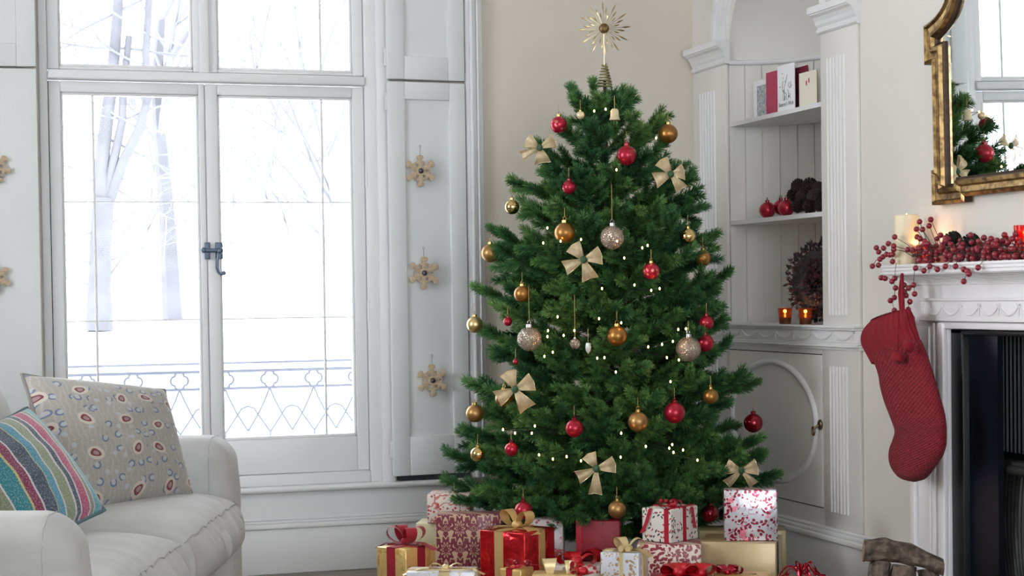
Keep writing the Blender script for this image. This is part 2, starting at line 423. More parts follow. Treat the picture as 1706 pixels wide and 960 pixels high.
# ---------------------------------------------------------------- wooden snowflakes on the shutters
m_wood = mat('pale_birch_wood', rgb(196, 174, 146), 0.75, noise=(40, 0.2), stretch=(1, 1, 6))
m_bead = mat('pewter_bead', rgb(85, 90, 98), 0.3, 0.8)
m_wire = mat('grey_wire', rgb(130, 130, 132), 0.5, 0.5)
def snowflake(px, py, r, rot, label):
    y = YW-0.078
    p = ay(px, py, y)
    t = thing('wooden_snowflake', label, 'snowflake', p, group='wooden snowflakes hung on the shutters')
    for k in range(6):
        a = rot+PI/2+k*PI/3
        u = Vector((math.cos(a), 0, math.sin(a))); w = Vector((-math.sin(a), 0, math.cos(a)))
        mb = MB()
        pts = [(0.1, .13), (.42, .12), (.46, .27), (.55, .30), (.60, .22), (.61, .12), (.72, .12), (.76, .20), (.86, .22), (.95, .17), (1.0, 0)]
        pts = pts + [(a_, -b_) for a_, b_ in pts[-2::-1]]
        mb.prism(pts, lambda s_, q, h: u*(s_*r)+w*(q*r)+Vector((0, -h, 0)), 0.010)
        mb.build('snowflake_arm', m_wood, t, bevel=0.0015)
    mb = MB(); mb.lathe([(0.001, 0.0), (r*.30, 0.0), (r*.30, .012), (0.001, .013)], 18, 0, Matrix.Rotation(PI/2, 4, 'X'), False)
    mb.build('snowflake_hub', m_wood, t)
    MB().sphere((0, -.014, 0), r*.17, 12, 0, (1, .7, 1)).build('centre_bead', m_bead, t)
    mb = MB(); mb.tube([(0, -.005, r*.95), (0, -.005, r*1.45)], .0012, 5)
    mb.tube([(.004*math.cos(q), -.005, r*1.52+.005*math.sin(q)) for q in [2*PI*i/10 for i in range(10)]], .001, 5, closed=True)
    mb.build('hanging_wire', m_wire, t)
snowflake(700, 285, .068, .02, 'highest wooden snowflake of three on the right shutter')
snowflake(706, 455, .070, -.04, 'middle wooden snowflake of three on the right shutter')
snowflake(720, 634, .070, .03, 'lowest wooden snowflake of three on the right shutter')
snowflake(-8, 280, .062, .3, 'upper wooden snowflake cut by the left picture edge')
snowflake(-8, 463, .062, .1, 'lower wooden snowflake cut by the left picture edge')

# ---------------------------------------------------------------- alcove
ND = 0.34
alc = thing('wall_alcove', 'curved boarded back of the arched niche', None, (XR, NYC, LEDGE), kind='structure')
nb = 15
def npt(t, z, o=0.0): return Vector((XR+(ND+o)*math.sin(t), NYC+(NR+o)*math.cos(t), z))
for i in range(nb):
    t0, t1 = PI*(i+.03)/nb, PI*(i+.97)/nb
    mb = MB(); ts = [t0+(t1-t0)*k/3 for k in range(4)]
    vs = []; 
    for t in ts: vs += [npt(t, LEDGE), npt(t, SPZ), npt(t, SPZ, .015), npt(t, LEDGE, .015)]
    fs = []
    for k in range(3):
        a = k*4
        for q in range(4): fs.append((a+q, a+(q+1) % 4, a+4+(q+1) % 4, a+4+q))
    fs += [(0, 1, 2, 3), (12, 15, 14, 13)]
    mb.add(vs, fs); mb.build('board', m_alc, alc, world=True)
mb = MB(); mb.grid(lambda u, v: npt(PI*u, LEDGE-.05+(SPZ-LEDGE+.05)*v, .006), 40, 1)
mb.build('backing', m_alc, alc, world=True)
mb = MB()
mb.grid(lambda u, v: Vector((XR+ND*math.sin(PI*u)*math.cos(PI/2*v), NYC+NR*math.cos(PI*u)*math.cos(PI/2*v), SPZ+NR*math.sin(PI/2*v))), 40, 16)
mb.build('half_dome', m_alc, alc, world=True)
mb = MB(); mb.tube([npt(PI*i/30, SPZ+.005, -.004) for i in range(31)], .011, 8)
mb.build('springing_moulding', m_white, alc, world=True)
mb = MB(); mb.add([(XR-.001, NY0, LEDGE), (XR-.001, NY1, LEDGE), ] + [tuple(npt(PI*i/20, LEDGE)) for i in range(21)], [tuple(range(2, 23))])
mb.build('niche_floor', m_white, alc, world=True)
# shelves
for z, lab in ((1.878, 'upper white niche shelf holding the greeting cards'), (1.457, 'lower white niche shelf holding red baubles and pine cones')):
    poly = [(XR+.002, NY0+.001), (XR+.002, NY1-.001)] + [(p.x, p.y) for p in [npt(PI*i/24, 0, -.002) for i in range(1, 24)]]
    t = thing('alcove_shelf', lab, 'shelf', (XR, NYC, z-.018))
    mb = MB(); mb.prism(poly, lambda u, v, w: Vector((u, v, z-.018+w)), .018)
    mb.build('shelf_board', m_white, t, world=True)

# pilasters, capitals, arch trim: trim_n
def pilaster(nm, y0, y1, label, z0=.25, z1=SPZ):
    t = thing(nm, label, None, (XR, (y0+y1)/2, z0), kind='structure')
    mb = MB(); mb.box(XR-.014, XR, y0, y1, z0, z1); mb.build('pilaster_board', m_alc, t, world=True, bevel=.003)
    n = 6; w = (y1-y0); a = y0+w*.30; b = y1-w*.16
    for zz0, zz1 in ((.31, .865), (1.06, 2.03)):
        for k in range(n):
            yc = a+(b-a)*(k+.5)/n; r = (b-a)/n*.24
            MB().tube([(XR-.0135, yc, zz0), (XR-.0135, yc, zz1)], r, 8).build('reed', m_white, t, world=True)
    return t
pilaster('trim_4', 5.815, NY0-.004, 'white reeded pilaster right of the niche')
pilaster('trim_5', NY1+.004, 7.30, 'white reeded pilaster left of the niche, half behind the tree')
def capital(nm, y0, y1, label):
    t = MB()
    prof = [(0, 0), (.016, 0), (.024, .006), (.025, .014), (.018, .020), (.018, .024), (.026, .034), (.030, .048), (.040, .062), (.054, .070), (.056, .074), (.062, .075), (.062, .100), (0, .100)]
    t.prism(prof, lambda u, v, w: Vector((XR-u, y0-.02+w, SPZ+v)), y1-y0+.04)
    struct(nm, t, m_white, label)
capital('trim_6', 5.825, NY0-.01, 'white moulded capital right of the arch')
capital('trim_7', NY1+.005, 7.29, 'white moulded capital left of the arch')
mb = MB()
for r0, r1, p in ((.0, .022, .014), (.022, .075, .026), (.075, .098, .040)):
    prof = []
    k = 28
    for i in range(k):
        t0, t1 = PI*i/k, PI*(i+1)/k
        vs = []
        for t in (t0, t1):
            for rr in (r0, r1):
                for d in (0, p): vs.append((XR-d, NYC+(NR+rr)*math.cos(t), SPZ+.1+(NR+rr)*math.sin(t)))
        mb.add(vs, [(1, 3, 7, 5), (0, 1, 5, 4), (2, 6, 7, 3)])
struct('trim_8', mb, m_white, 'white moulded arch around the niche head')
mb = MB()
for s in (NY0, NY1): mb.box(XR-.012, XR+.002, s-.0+(-.02 if s == NY0 else 0), s+(0 if s == NY0 else .02), SPZ, SPZ+.1)
struct('trim_9', mb, m_white, 'short white jamb blocks under the arch')
# ledge with swags
led = thing('trim_10', 'white ledge with swag frieze between niche and cupboard', None, (XR, 6.5, .93), kind='structure')
LY0, LY1 = 5.808, 7.30
mb = MB()
for a, b, p in ((.928, .938, .022), (.938, .948, .034), (.948, .955, .026), (.955, 1.002, .022), (1.002, 1.010, .034), (1.010, 1.021, .040)):
    mb.box(XR-p, XR+.003, LY0, LY1, a, b)
mb.build('ledge_board', m_white, led, world=True, bevel=.003)
def swag_row(par, x, ys, z, drop, r=.0035, m=None):
    m = m or m_white
    for i in range(len(ys)-1):
        a, b = ys[i], ys[i+1]
        mb = MB()
        mb.tube([(x-.002, a+(b-a)*k/12, z-drop*(1-(2*k/12-1)**2)) for k in range(13)], [r*(.7+.8*(1-abs(2*k/12-1))) for k in range(13)], 6)
        for s in (-1, 1): mb.tube([(x-.002, a, z+.002), (x-.003, a+s*.007, z+.006), (x-.003, a+s*.010, z+.001), (x-.002, a, z)], .002, 5)
        mb.sphere((x-.002, a, z), .004, 8); mb.tube([(x-.002, a, z), (x-.002, a+.001, z-drop*1.1)], [r*.9, r*.5], 6)
        mb.build('swag', m, par, world=True)
swag_row(led, XR-.022, [5.845+i*.1615 for i in range(10)], .993, .026)

# cupboard
cup = thing('alcove_cupboard', 'white built-in niche cupboard with an oval moulded door', 'cupboard', (XR, NYC, .25))
DY0, DY1, DZ0, DZ1 = 6.112, 6.958, .318, .905
MB().box(XR-.010, XR, DY0-.012, DY1+.012, DZ0-.012, DZ1+.012).build('shadow_gap', m_dark, cup, world=True)
mb = MB(); mb.box(XR-.014, XR, NY0-.004, DY0-.004, .25, .93).box(XR-.014, XR, DY1+.004, NY1+.01, .25, .93).box(XR-.014, XR, NY0, NY1, DZ1+.004, .93).box(XR-.014, XR, NY0, NY1, .25, DZ0-.004)
mb.build('cupboard_frame', m_alc, cup, world=True)
door = MB().box(XR-.016, XR, DY0, DY1, DZ0, DZ1).build('door', m_alc, cup, world=True, bevel=.002)
oz, oa, ob = .627, .385, .240
mb = MB(); mb.tube([(XR-.018, NYC+oa*math.cos(2*PI*i/64), oz+ob*math.sin(2*PI*i/64)) for i in range(64)], .013, 8, closed=True)
o = mb.build('oval_moulding', m_white, door, world=True)
lp = ax(1365, 713, XR-.02)
mb = MB(); mb.sphere((lp.x, lp.y-.006, lp.z+.012), .017, 14, 0, (.5, 1, 1.25)); mb.tube([(lp.x-.005, lp.y-.006, lp.z+.01), (lp.x-.022, lp.y, lp.z)], .005, 8)
lo = [(lp.x-.022, lp.y+.008+.010*math.cos(2*PI*i/16), lp.z-.012+.016*math.sin(2*PI*i/16)) for i in range(16)]
mb.tube(lo, .0038, 6, closed=True)
mb.build('ring_pull', m_brass, door, world=True)

# ---------------------------------------------------------------- fireplace
m_fire = mat('fireplace_white_paint', rgb(232, 230, 232), 0.38, noise=(8, .03), bump=(30, .04))
m_cast = mat('black_cast_iron', rgb(24, 27, 31), 0.42, .3, noise=(20, .3), bump=(80, .2))
m_slip = mat('dark_slate_slip', rgb(12, 17, 30), 0.30, noise=(6, .3))
m_ash = mat('grey_worn_iron', rgb(62, 62, 62), 0.5, .3, noise=(15, .3))
FC = 4.60
fp = thing('fireplace', 'white fireplace with swag frieze around a black iron grate', 'fireplace', (XR, FC, 0))
JO, JI = 5.325, 5.095      # jamb outer / inner edge (far side); mirrored about FC
XJ = XR-.085
OPZ = 1.022
def both(y): return (y, 2*FC-y)
for s in (0, 1):
    def bx(mb, x0, x1, ya, yb, z0, z1):
        a, b = both(ya)[s], both(yb)[s]; mb.box(x0, x1, min(a, b), max(a, b), z0, z1)
    mb = MB(); bx(mb, XJ, XR-.002, JO, JI, 0, 1.03); mb.build('jamb', m_fire, fp, world=True, bevel=.003)
    for ya, w, p in ((JO-.004, .034, .016), (JO-.115, .010, .008), (JO-.150, .010, .010), (JI+.040, .038, .018)):
        mb = MB(); bx(mb, XJ-p, XJ+.002, ya, ya-w, 0, 1.028 if ya > JI+.1 else OPZ+.02); mb.build('jamb_bead', m_fire, fp, world=True, bevel=.006, segs=3)
y0, y1 = 2*FC-JO, JO
mb = MB(); mb.box(XJ, XR-.002, y0, y1, 1.028, 1.20); mb.box(XJ-.012, XJ, 2*FC-JI-.04, JI+.04, OPZ, OPZ+.022); mb.build('frieze_board', m_fire, fp, world=True, bevel=.003)
mb = MB(); mb.box(XJ-.016, XJ, y0+.09, y1-.09, 1.050, 1.118).box(XJ-.022, XJ, y0+.09, y1-.09, 1.112, 1.122).box(XJ-.022, XJ, y0+.09, y1-.09, 1.046, 1.053)
fb = mb.build('frieze_panel', m_fire, fp, world=True, bevel=.003)
swag_row(fp, XJ-.016, [5.205-.1085*i for i in range(12)], 1.098, .030, .0028, m_fire)
mb = MB()
for k in range(8):
    q = k/7; mb.box(XJ-.005-.055*q*q, XR-.002, y0-.005-.02*q*q, y1+.005+.02*q*q, 1.165+.036*k/8, 1.165+.036*(k+1)/8+.001)
mb.build('cove_moulding', m_fire, fp, world=True, bevel=.003)
XS = XR-.165
mb = MB(); mb.box(XS, XR-.002, y0-.055, y1+.055, 1.200, 1.236)
for k in range(3): mb.box(XS-.004, XS+.01, y0-.058, y1+.058, 1.203+.0115*k, 1.2095+.0115*k)
shelf = mb.build('mantel_shelf', m_fire, fp, world=True, bevel=.0015)
# fire opening
OY1, OY0 = JI, 2*FC-JI
mb = MB()
for s in (0, 1):
    a, b = both(JI)[s], both(JI-.07)[s]; mb.box(XJ+.01, XR+.02, min(a, b), max(a, b), 0, OPZ)
mb.box(XJ+.01, XR+.02, OY0, OY1, OPZ-.02, OPZ)
mb.build('iron_edge', m_cast, fp, world=True, bevel=.006)
for s in (0, 1):
    a, b = both(JI-.06)[s], both(JI-.235)[s]; MB().box(XJ+.035, XJ+.055, min(a, b), max(a, b), 0, OPZ-.01).build('slate_slip', m_slip, fp, world=True)
mb = MB(); mb.box(XR+.30, XR+.33, OY0-.1, OY1+.1, 0, OPZ).box(XR+.03, XR+.33, OY0+.0, OY1, OPZ-.015, OPZ+.01).box(XR+.02, XR+.33, OY1-.01, OY1+.01, 0, OPZ).box(XR+.02, XR+.33, OY0-.01, OY0+.01, 0, OPZ)
mb.build('firebox', m_cast, fp, world=True)
gy1, gy0 = OY1-.04, OY0+.04
for i in range(40):   # reeded register plate
    yy = gy1-.01-(gy1-gy0-.02)*(i+.5)/40
    MB().tube([(XR+.07, yy, .62), (XR+.07, yy, OPZ-.02)], .008, 6).build('iron_reed', m_cast, fp, world=True)
MB().box(XR+.07, XR+.09, gy0, gy1, 0, OPZ).build('register_plate', m_cast, fp, world=True)
mb = MB(); mb.tube([(XR+.05, gy1+.0, .575), (XR+.0, gy1-.06, .575), (XR-.01, FC, .575), (XR+.0, gy0+.06, .575), (XR+.05, gy0, .575)], .016, 10)
mb.box(XR+.0, XR+.09, gy0, gy1, .565, .60)
mb.build('grate_rim', m_ash, fp, world=True)
for i in range(44):   # curved shell ribs of the fire basket
    q = (i+.5)/44; yb = gy1-(gy1-gy0)*q
    pts = []
    for k in range(9):
        z = .56-.5*k/8; s = (1-2*q)
        pts.append((XR+.055-.045*math.sin(PI*k/8*.6+.3), yb-s*.16*(k/8)**1.6, z))
    MB().tube(pts, .0085, 6).build('basket_rib', m_ash, fp, world=True)
mb = MB(); mb.grid(lambda u, v: Vector((XR+.06-.03*math.sin(PI*v*.6+.3), gy1-(gy1-gy0)*u-(1-2*u)*.12*v**1.6, .56-.5*v)), 10, 8)
mb.build('basket_back', m_cast, fp, world=True)
MB().box(XJ-.35, XR+.3, OY0-.2, OY1+.2, 0, .02).build('hearth_slab', m_slip, fp, world=True, bevel=.004)

# ---------------------------------------------------------------- mirror
m_gilt = mat('antique_gilt', rgb(160, 132, 86), 0.33, 0.85, noise=(35, .5, rgb(96, 72, 44)), bump=(90, .25))
m_giltd = mat('dark_gilt_edge', rgb(70, 52, 36), 0.5, 0.5, noise=(40, .4))
m_mir = mat('mirror_glass', rgb(236, 240, 240), 0.0, 1.0)
MX = XR-.045
mo = ax(1549, 342, MX)                        # lower left outer corner
mir = thing('gilt_mirror', 'antique gilt stepped-frame mirror above the mantel', 'mirror', (XR-.02, FC, mo.z))
T = mir
def mp(px, py): p = ax(px, py, MX); return (p.y, p.z)
yA = mp(1549, 342)[0]; zA = mo.z; yB = mp(1553, 283)[0]; zB = mp(1547, 284)[1]; zC = mp(1546, 107)[1]; yC = mp(1539.5, 104)[0]; zD = mp(1538, 44)[1]
yE, zE = mp(1577, 0)
zE = max(zE, zD+.09)
yS = mp(1603, 330)[0]; zS = mp(1603, 327)[1]
half = [(yS, zA), (yA, zA), (yA, zB), (yB, zB), (yB, zC), (yC, zC), (yC, zD)]
for k in range(1, 9):
    q = k/8*PI/2; half.append((yC+(yE-yC)*math.sin(q), zD+(zE-zD)*(.25*math.sin(q)+.75*(1-math.cos(q)))))
half += [(yE-.005, zE+.03), (yE-.06, zE+.04), (yE-.07, zE+.07), (yE-.14, zE+.11), (FC+.10, zE+.14), (FC, zE+.15)]
outline = [(yS, zS)]+half
full = outline + [(2*FC-y, z) for y, z in outline[::-1][1:]]
# frame: a moulded section swept round the outline, mitred
def offset_poly(poly, d):
    n = len(poly); out = []
    for i in range(n):
        p0, p1, p2 = Vector(poly[i-1]), Vector(poly[i]), Vector(poly[(i+1) % n])
        e1 = (p1-p0).normalized(); e2 = (p2-p1).normalized()
        n1 = Vector((-e1.y, e1.x)); n2 = Vector((-e2.y, e2.x))
        b = n1+n2
        b = b/max(.35, (1+n1.dot(n2)))
        out.append(p1+b*d)
    return out
area = sum(full[i-1][0]*full[i][1]-full[i][0]*full[i-1][1] for i in range(len(full)))
sgn = 1 if area > 0 else -1
secs = [(0, .0, 1), (0, .030, 1), (.010, .036, 0), (.016, .026, 0), (.034, .022, 0), (.040, .034, 0), (.052, .036, 0), (.058, .024, 1), (.066, .018, 1), (.068, .0, 1)]
mb = MB(); rings = [[(XR-.006-h, p[0], p[1]) for p in offset_poly(full, sgn*o)] for o, h, c in secs]
nn = len(full); vs = [v for r in rings for v in r]; 
for j in range(len(secs)-1):
    for i in range(nn):
        k = (i+1) % nn
        mb.f.append((j*nn+i, j*nn+k, (j+1)*nn+k, (j+1)*nn+i)); mb.mi.append(1 if secs[j][2] and secs[j+1][2] else 0); mb.sm.append(False)
mb.v = [tuple(v) for v in vs]
fr = mb.build('mirror_frame', [m_gilt, m_giltd], mir, world=True)
gp = offset_poly(full, sgn*.058)
mb = MB(); mb.prism([(p[0], p[1]) for p in gp], lambda u, v, w: Vector((XR-.014-w, u, v)), .004)
mb.build('mirror_glass', m_mir, mir, world=True)
# hung leaning slightly forward
mir.rotation_euler = (0, -math.radians(0.9), 0)
mir.location.x -= .001
# ---------------------------------------------------------------- sofa (local x: across, local y: along; front faces +x)
m_sofa = mat('oatmeal_linen', rgb(188, 188, 188), 0.9, noise=(9, .07), bump=(260, .35, .002), sheen=.1, stretch=(1, 1, 2.5))
m_seam = mat('linen_seam', rgb(174, 174, 174), 0.9)
sofa = thing('sofa', 'light grey linen two-seat sofa below the window', 'sofa', (0, 0, 0), -YAW)
R_ = Vector((math.cos(YAW), -math.sin(YAW), 0)); F_ = Vector((math.sin(YAW), math.cos(YAW), 0))
so = R_*(-1.35)+F_*5.15
sofa.location = so
OX, OY = -1.35, 5.15
def sx(l): return l-OX
def sy(d): return d-OY
def rbox(x0, x1, y0, y1, z0, z1, bev, segs=6, fn=None, sub=0):
    bm = bmesh.new(); bmesh.ops.create_cube(bm, size=1)
    for v in bm.verts: v.co = Vector(((x0+x1)/2+v.co.x*(x1-x0), (y0+y1)/2+v.co.y*(y1-y0), (z0+z1)/2+v.co.z*(z1-z0)))
    bmesh.ops.bevel(bm, geom=list(bm.edges), offset=bev, segments=segs, affect='EDGES', profile=.5)
    if sub: bmesh.ops.subdivide_edges(bm, edges=[e for e in bm.edges if e.calc_length() > .04], cuts=sub, use_grid_fill=True)
    if fn:
        for v in bm.verts: v.co = fn(v.co.copy())
    mb = MB(); bm.verts.index_update()
    mb.add([v.co.copy() for v in bm.verts], [[v.index for v in f.verts] for f in bm.faces], 0, True); bm.free(); return mb
rbox(sx(-1.93), sx(-1.04), sy(4.0), sy(6.3), .07, .29, .03).build('base', m_sofa, sofa)
def armf(near):
    def fn(c):
        # slight outward lean of the front and soft crown
        c.z += .006*math.sin(c.x*9)
        if c.x > sx(-1.2): c.x -= .03*max(0, (c.z-.55)/.12)
        return c
    return fn
for nm, d0, d1 in (('near', 3.93, 4.14), ('far', 6.10, 6.36)):
    a = rbox(sx(-1.93), sx(-.975), sy(d0), sy(d1), .06, .668, .075, 7, armf(nm == 'near'), 3).build('arm', m_sofa, sofa)
    mb = MB()
    dd = d0 if nm == 'near' else d0
    xs = sx(-1.055)
    mb.tube([(xs, sy(d0)-.001, z) for z in (.08, .3, .5, .59)] + [(xs, sy(d0)+.012, .64), (xs, sy(d0)+.06, .668), (xs, sy(d1)-.06, .668), (xs, sy(d1)-.012, .64), (xs, sy(d1)+.001, .59), (xs, sy(d1)+.001, .3)], .0012, 6)
    mb.build('piping', m_seam, a, world=False)
# backrest with a sloping camel top
def back_top(d):
    K = [(0, 1.035), (.30, 1.02), (.45, .985), (.58, .92), (.68, .83), (.80, .73), (.98, .68), (9, .68)]
    t = abs(d-4.85)
    for (p, q), (r, w) in zip(K, K[1:]):
        if t <= r: return q+(w-q)*(t-p)/(r-p)
    return .68
ny = 40; mb = MB()
def bk(u, v):
    d = 4.1+u*(6.16-4.1); top = back_top(d)
    xf, xb = sx(-1.50), sx(-1.93)
    # v: front bottom -> front top -> back top -> back bottom
    r = .09
    if v < .45: q = v/.45; return Vector((xf-.05*q+.03*math.sin(PI*q), sy(d), .28+(top-r-.28)*q))
    if v < .65:
        q = (v-.45)/.2*PI; hw = (xf-.05-xb)/2
        return Vector((xb+hw+hw*math.cos(q), sy(d), top-r+r*math.sin(q)))
    q = (v-.65)/.35; return Vector((xb, sy(d), (top-r)*(1-q)+.08*q))
mb.grid(bk, ny, 30)
mb.build('backrest', m_sofa, sofa)
def seat(y0, y1, seed):
    x0, x1, z0, z1 = sx(-1.62), sx(-.955), sy(0), 0
    zb, zt = .285, .448
    ya, yb = sy(y0), sy(y1)
    def fn(c):
        u = 2*(c.x-(x0+x1)/2)/(x1-x0); w = 2*(c.y-(ya+yb)/2)/(yb-ya); h = (c.z-zb)/(zt-zb)
        k = max(0, 1-u**4)*max(0, 1-w**4)
        if h > .5: c.z += .068*k**.6*(h-.5)*2
        side = max(0, 1-(2*h-1)**2)
        if u > .8: 
            c.x += .045*side*(1-w**4)
            wr = math.sin(c.y*70+3*math.sin(c.y*13+seed))*.5+math.sin(c.y*41+seed*2)*.5
            c.x += .015*wr*side
        if h > .6 and u > .3:
            f = (u-.3)/.7; wr = math.sin(c.y*70+3*math.sin(c.y*13+seed))
            c.z += .007*wr*f*f*(1-w*w)
        return c
    mb = rbox(x0, x1, ya, yb, zb, zt, .03, 3, fn, 44)
    o = mb.build('seat_cushion', m_sofa, sofa)
    pts = []
    for i in range(41):
        w = -1+2*i/40; y = (ya+yb)/2+w*(yb-ya)/2*.97
        c = fn(Vector((x1-.008, y, zt-.008))); pts.append((c.x+.002, c.y, c.z+.001))
    MB().tube(pts, .0016, 6).build('piping', m_seam, o)
    return o
seat(5.105, 6.105, 1.0); seat(4.13, 5.085, 2.3)
m_leg = mat('dark_turned_wood', rgb(70, 50, 38), .4)
for l in (-1.85, -1.08):
    for d in (4.08, 6.22): MB().lathe([(.012, 0), (.02, .02), (.028, .08)], 12, 0, Matrix.Translation((sx(l), sy(d), 0))).build('leg', m_leg, sofa)

# ---------------------------------------------------------------- cushions
def pillow(name, label, cat, c4, T, mats, bow=.05, wr=.0012):
    TL, TR, BR, BL = c4
    ctr = (TL+TR+BR+BL)/4
    t = thing(name, label, cat, ctr)
    nrm = (BR-TL).cross(TR-BL).normalized()
    if nrm.dot(CAM-ctr) < 0: nrm = -nrm
    def fn(u, v, s):
        a, b = 2*u-1, 2*v-1
        a2 = a*(1-bow*(1-b*b)); b2 = b*(1-bow*(1-a*a))
        u2, v2 = (a2+1)/2, (b2+1)/2
        p = (TL*(1-u2)+TR*u2)*(1-v2)+(BL*(1-u2)+BR*u2)*v2
        th = T*max(0, (1-a*a)*(1-b*b))**.42
        th += wr*math.sin(9*a+5*b)*math.sin(7*b-3*a)*(1-a*a)*(1-b*b)*4
        return p+nrm*(s*th)
    mb = MB(); mb.grid(lambda u, v: fn(u, v, 1), 36, 36, 0, True); mb.grid(lambda u, v: fn(u, v, -1), 36, 36, 0, True)
    mb.build('cushion_cover', mats[0], t, world=True)
    mb = MB(); e = []
    for i in range(36): e.append(fn(i/36, 0, 0))
    for i in range(36): e.append(fn(1, i/36, 0))
    for i in range(36): e.append(fn(1-i/36, 1, 0))
    for i in range(36): e.append(fn(0, 1-i/36, 0))
    mb.tube(e, .006, 6, closed=True); mb.build('piping', mats[1], t, world=True)
    return t, fn, nrm
m_pais = mat('paisley_linen', rgb(150, 146, 140), .9, sheen=.3)
nb_ = NB(m_pais)
def pais():
    n = nb_
    uv = n.coord('UV')
    col = n.mix(n.math('MULTIPLY', n.noise(n.coord('UV', (1, 3, 1)), 38), .9), rgb(140, 136, 131), rgb(172, 168, 160))
    # pale vine scribble
    w = n.N.new('ShaderNodeTexWave'); w.inputs['Scale'].default_value = 9; w.inputs['Distortion'].default_value = 9; w.inputs['Detail'].default_value = 2
    n.L.new(uv, w.inputs['Vector'])
    col = n.mix(n.math('MULTIPLY', n.math('GREATER_THAN', w.outputs['Fac'], .9), .4), col, rgb(178, 174, 168))
    def motif(scale, rnd, shift, draw):
        mp = n.N.new('ShaderNodeMapping'); mp.inputs['Location'].default_value = shift; mp.inputs['Scale'].default_value = (scale, scale, 0)
        n.L.new(uv, mp.inputs['Vector'])
        o = n.voro(mp.outputs[0], 1.0, rnd)
        sub = n.N.new('ShaderNodeVectorMath'); sub.operation = 'SUBTRACT'; n.L.new(mp.outputs[0], sub.inputs[0]); n.L.new(o['Position'], sub.inputs[1])
        cc = n.sep(o['Color'])
        vr = n.N.new('ShaderNodeVectorRotate'); vr.rotation_type = 'Z_AXIS'
        n.L.new(sub.outputs[0], vr.inputs['Vector']); n.L.new(n.math('MULTIPLY', n.math('SUBTRACT', cc[0], .5), draw), vr.inputs['Angle'])
        q = n.sep(vr.outputs[0]); return q[0], q[1], cc
    # blue horseshoes
    x, y, cc = motif(9.5, .75, (0.3, .1, 0), 5.0)
    r = n.math('SQRT', n.math('ADD', n.math('MULTIPLY', x, x), n.math('MULTIPLY', n.math('MULTIPLY', y, y), .7)))
    ring = n.math('MULTIPLY', n.math('LESS_THAN', n.math('ABSOLUTE', n.math('SUBTRACT', r, .19)), .05), n.math('GREATER_THAN', y, -.10))
    fill = n.math('LESS_THAN', r, .15)
    col = n.mix(n.math('MULTIPLY', fill, .6), col, rgb(176, 182, 192))
    keep = n.math('LESS_THAN', cc[1], .62)
    col = n.mix(n.math('MULTIPLY', n.math('MULTIPLY', ring, keep), .85), col, rgb(88, 104, 138))
    # maroon paisleys in pale halos
    x, y, cc = motif(4.2, .35, (.1, .35, 0), 2.4)
    r = n.math('SQRT', n.math('ADD', n.math('MULTIPLY', x, x), n.math('MULTIPLY', n.math('MULTIPLY', y, y), 1.9)))
    halo = n.math('LESS_THAN', r, .24)
    col = n.mix(halo, col, rgb(190, 180, 168))
    x2 = n.math('ADD', x, n.math('MULTIPLY', n.math('MULTIPLY', y, y), 5.0))
    rr = n.math('SQRT', n.math('ADD', n.math('MULTIPLY', x2, x2), n.math('MULTIPLY', n.math('MULTIPLY', y, y), 2.2)))
    drop = n.math('LESS_THAN', rr, .15)
    inner = n.math('LESS_THAN', rr, .085)
    col = n.mix(drop, col, rgb(110, 46, 56)); col = n.mix(inner, col, rgb(150, 122, 124))
    n.base(col); n.bump(n.noise(uv, 220), .3, .002)
pais()
def sp(px, py, d): return ad(px, py, d)
big, bfn, bn = pillow('paisley_cushion', 'grey paisley patterned cushion leaning on the far sofa arm', 'cushion',
    (sp(36, 624, 5.72), sp(274, 650, 6.00), sp(322, 832, 5.92), sp(100, 872, 5.36)), .105, (m_pais, mat('grey_linen_piping', rgb(128, 125, 122), .9)))
m_pom = mat('multicolour_tassel', rgb(150, 140, 135), .9, noise=(60, .5, rgb(160, 70, 80)))
p = bfn(1, 1, 0)
MB().sphere(p+Vector((.012, -.005, -.004)), .020, 12, 0, (1, 1, .9)).build('tassel', m_pom, big, world=True)
m_str = mat('striped_wool', rgb(120, 130, 140), .95, sheen=.4)
n = NB(m_str); uvc = n.sep(n.coord('UV'))
tex = n.noise(n.coord('UV', (1, 1, 1)), 90, 3)
vv = n.math('ADD', uvc[0], n.math('MULTIPLY', n.math('SUBTRACT', n.noise(n.coord('UV'), 120, 2), .5), .010))
TEAL, OLV, PINK, WHT, NAVY, GRN, SKY, YEL, MAR = rgb(78, 158, 172), rgb(128, 136, 112), rgb(176, 66, 108), rgb(205, 200, 205), rgb(62, 78, 98), rgb(136, 148, 118), rgb(72, 146, 172), rgb(190, 180, 120), rgb(128, 34, 78)
stops = [(0, NAVY), (.02, PINK), (.035, TEAL), (.12, WHT), (.13, OLV), (.17, WHT), (.185, PINK), (.275, WHT), (.29, NAVY), (.335, WHT), (.352, GRN), (.445, WHT), (.46, SKY), (.525, YEL), (.535, NAVY), (.64, WHT), (.655, MAR), (.725, YEL), (.745, rgb(40, 128, 140)), (.86, WHT), (.875, OLV), (.95, PINK)]
c = n.ramp(vv, stops)
c = n.mix(n.math('MULTIPLY', n.math('GREATER_THAN', tex, .56), .28), c, rgb(208, 205, 200))
c = n.mix(n.math('MULTIPLY', n.math('LESS_THAN', tex, .42), .25), c, rgb(40, 50, 60))
n.base(c); n.bump(tex, .5, .004)
# u runs from the near upper edge (47,682)-(172,847) inward
A, B = sp(45, 680, 5.12), sp(174, 850, 5.0)
D = sp(-118, 745, 4.72); Cc = sp(20, 945, 4.62)
stc, sfn, sn = pillow('striped_cushion', 'teal, pink and green striped wool cushion at the near sofa arm', 'cushion', (A, D, Cc, B), .095, (m_str, mat('teal_wool_edge', rgb(92, 120, 128), .95)), .06)
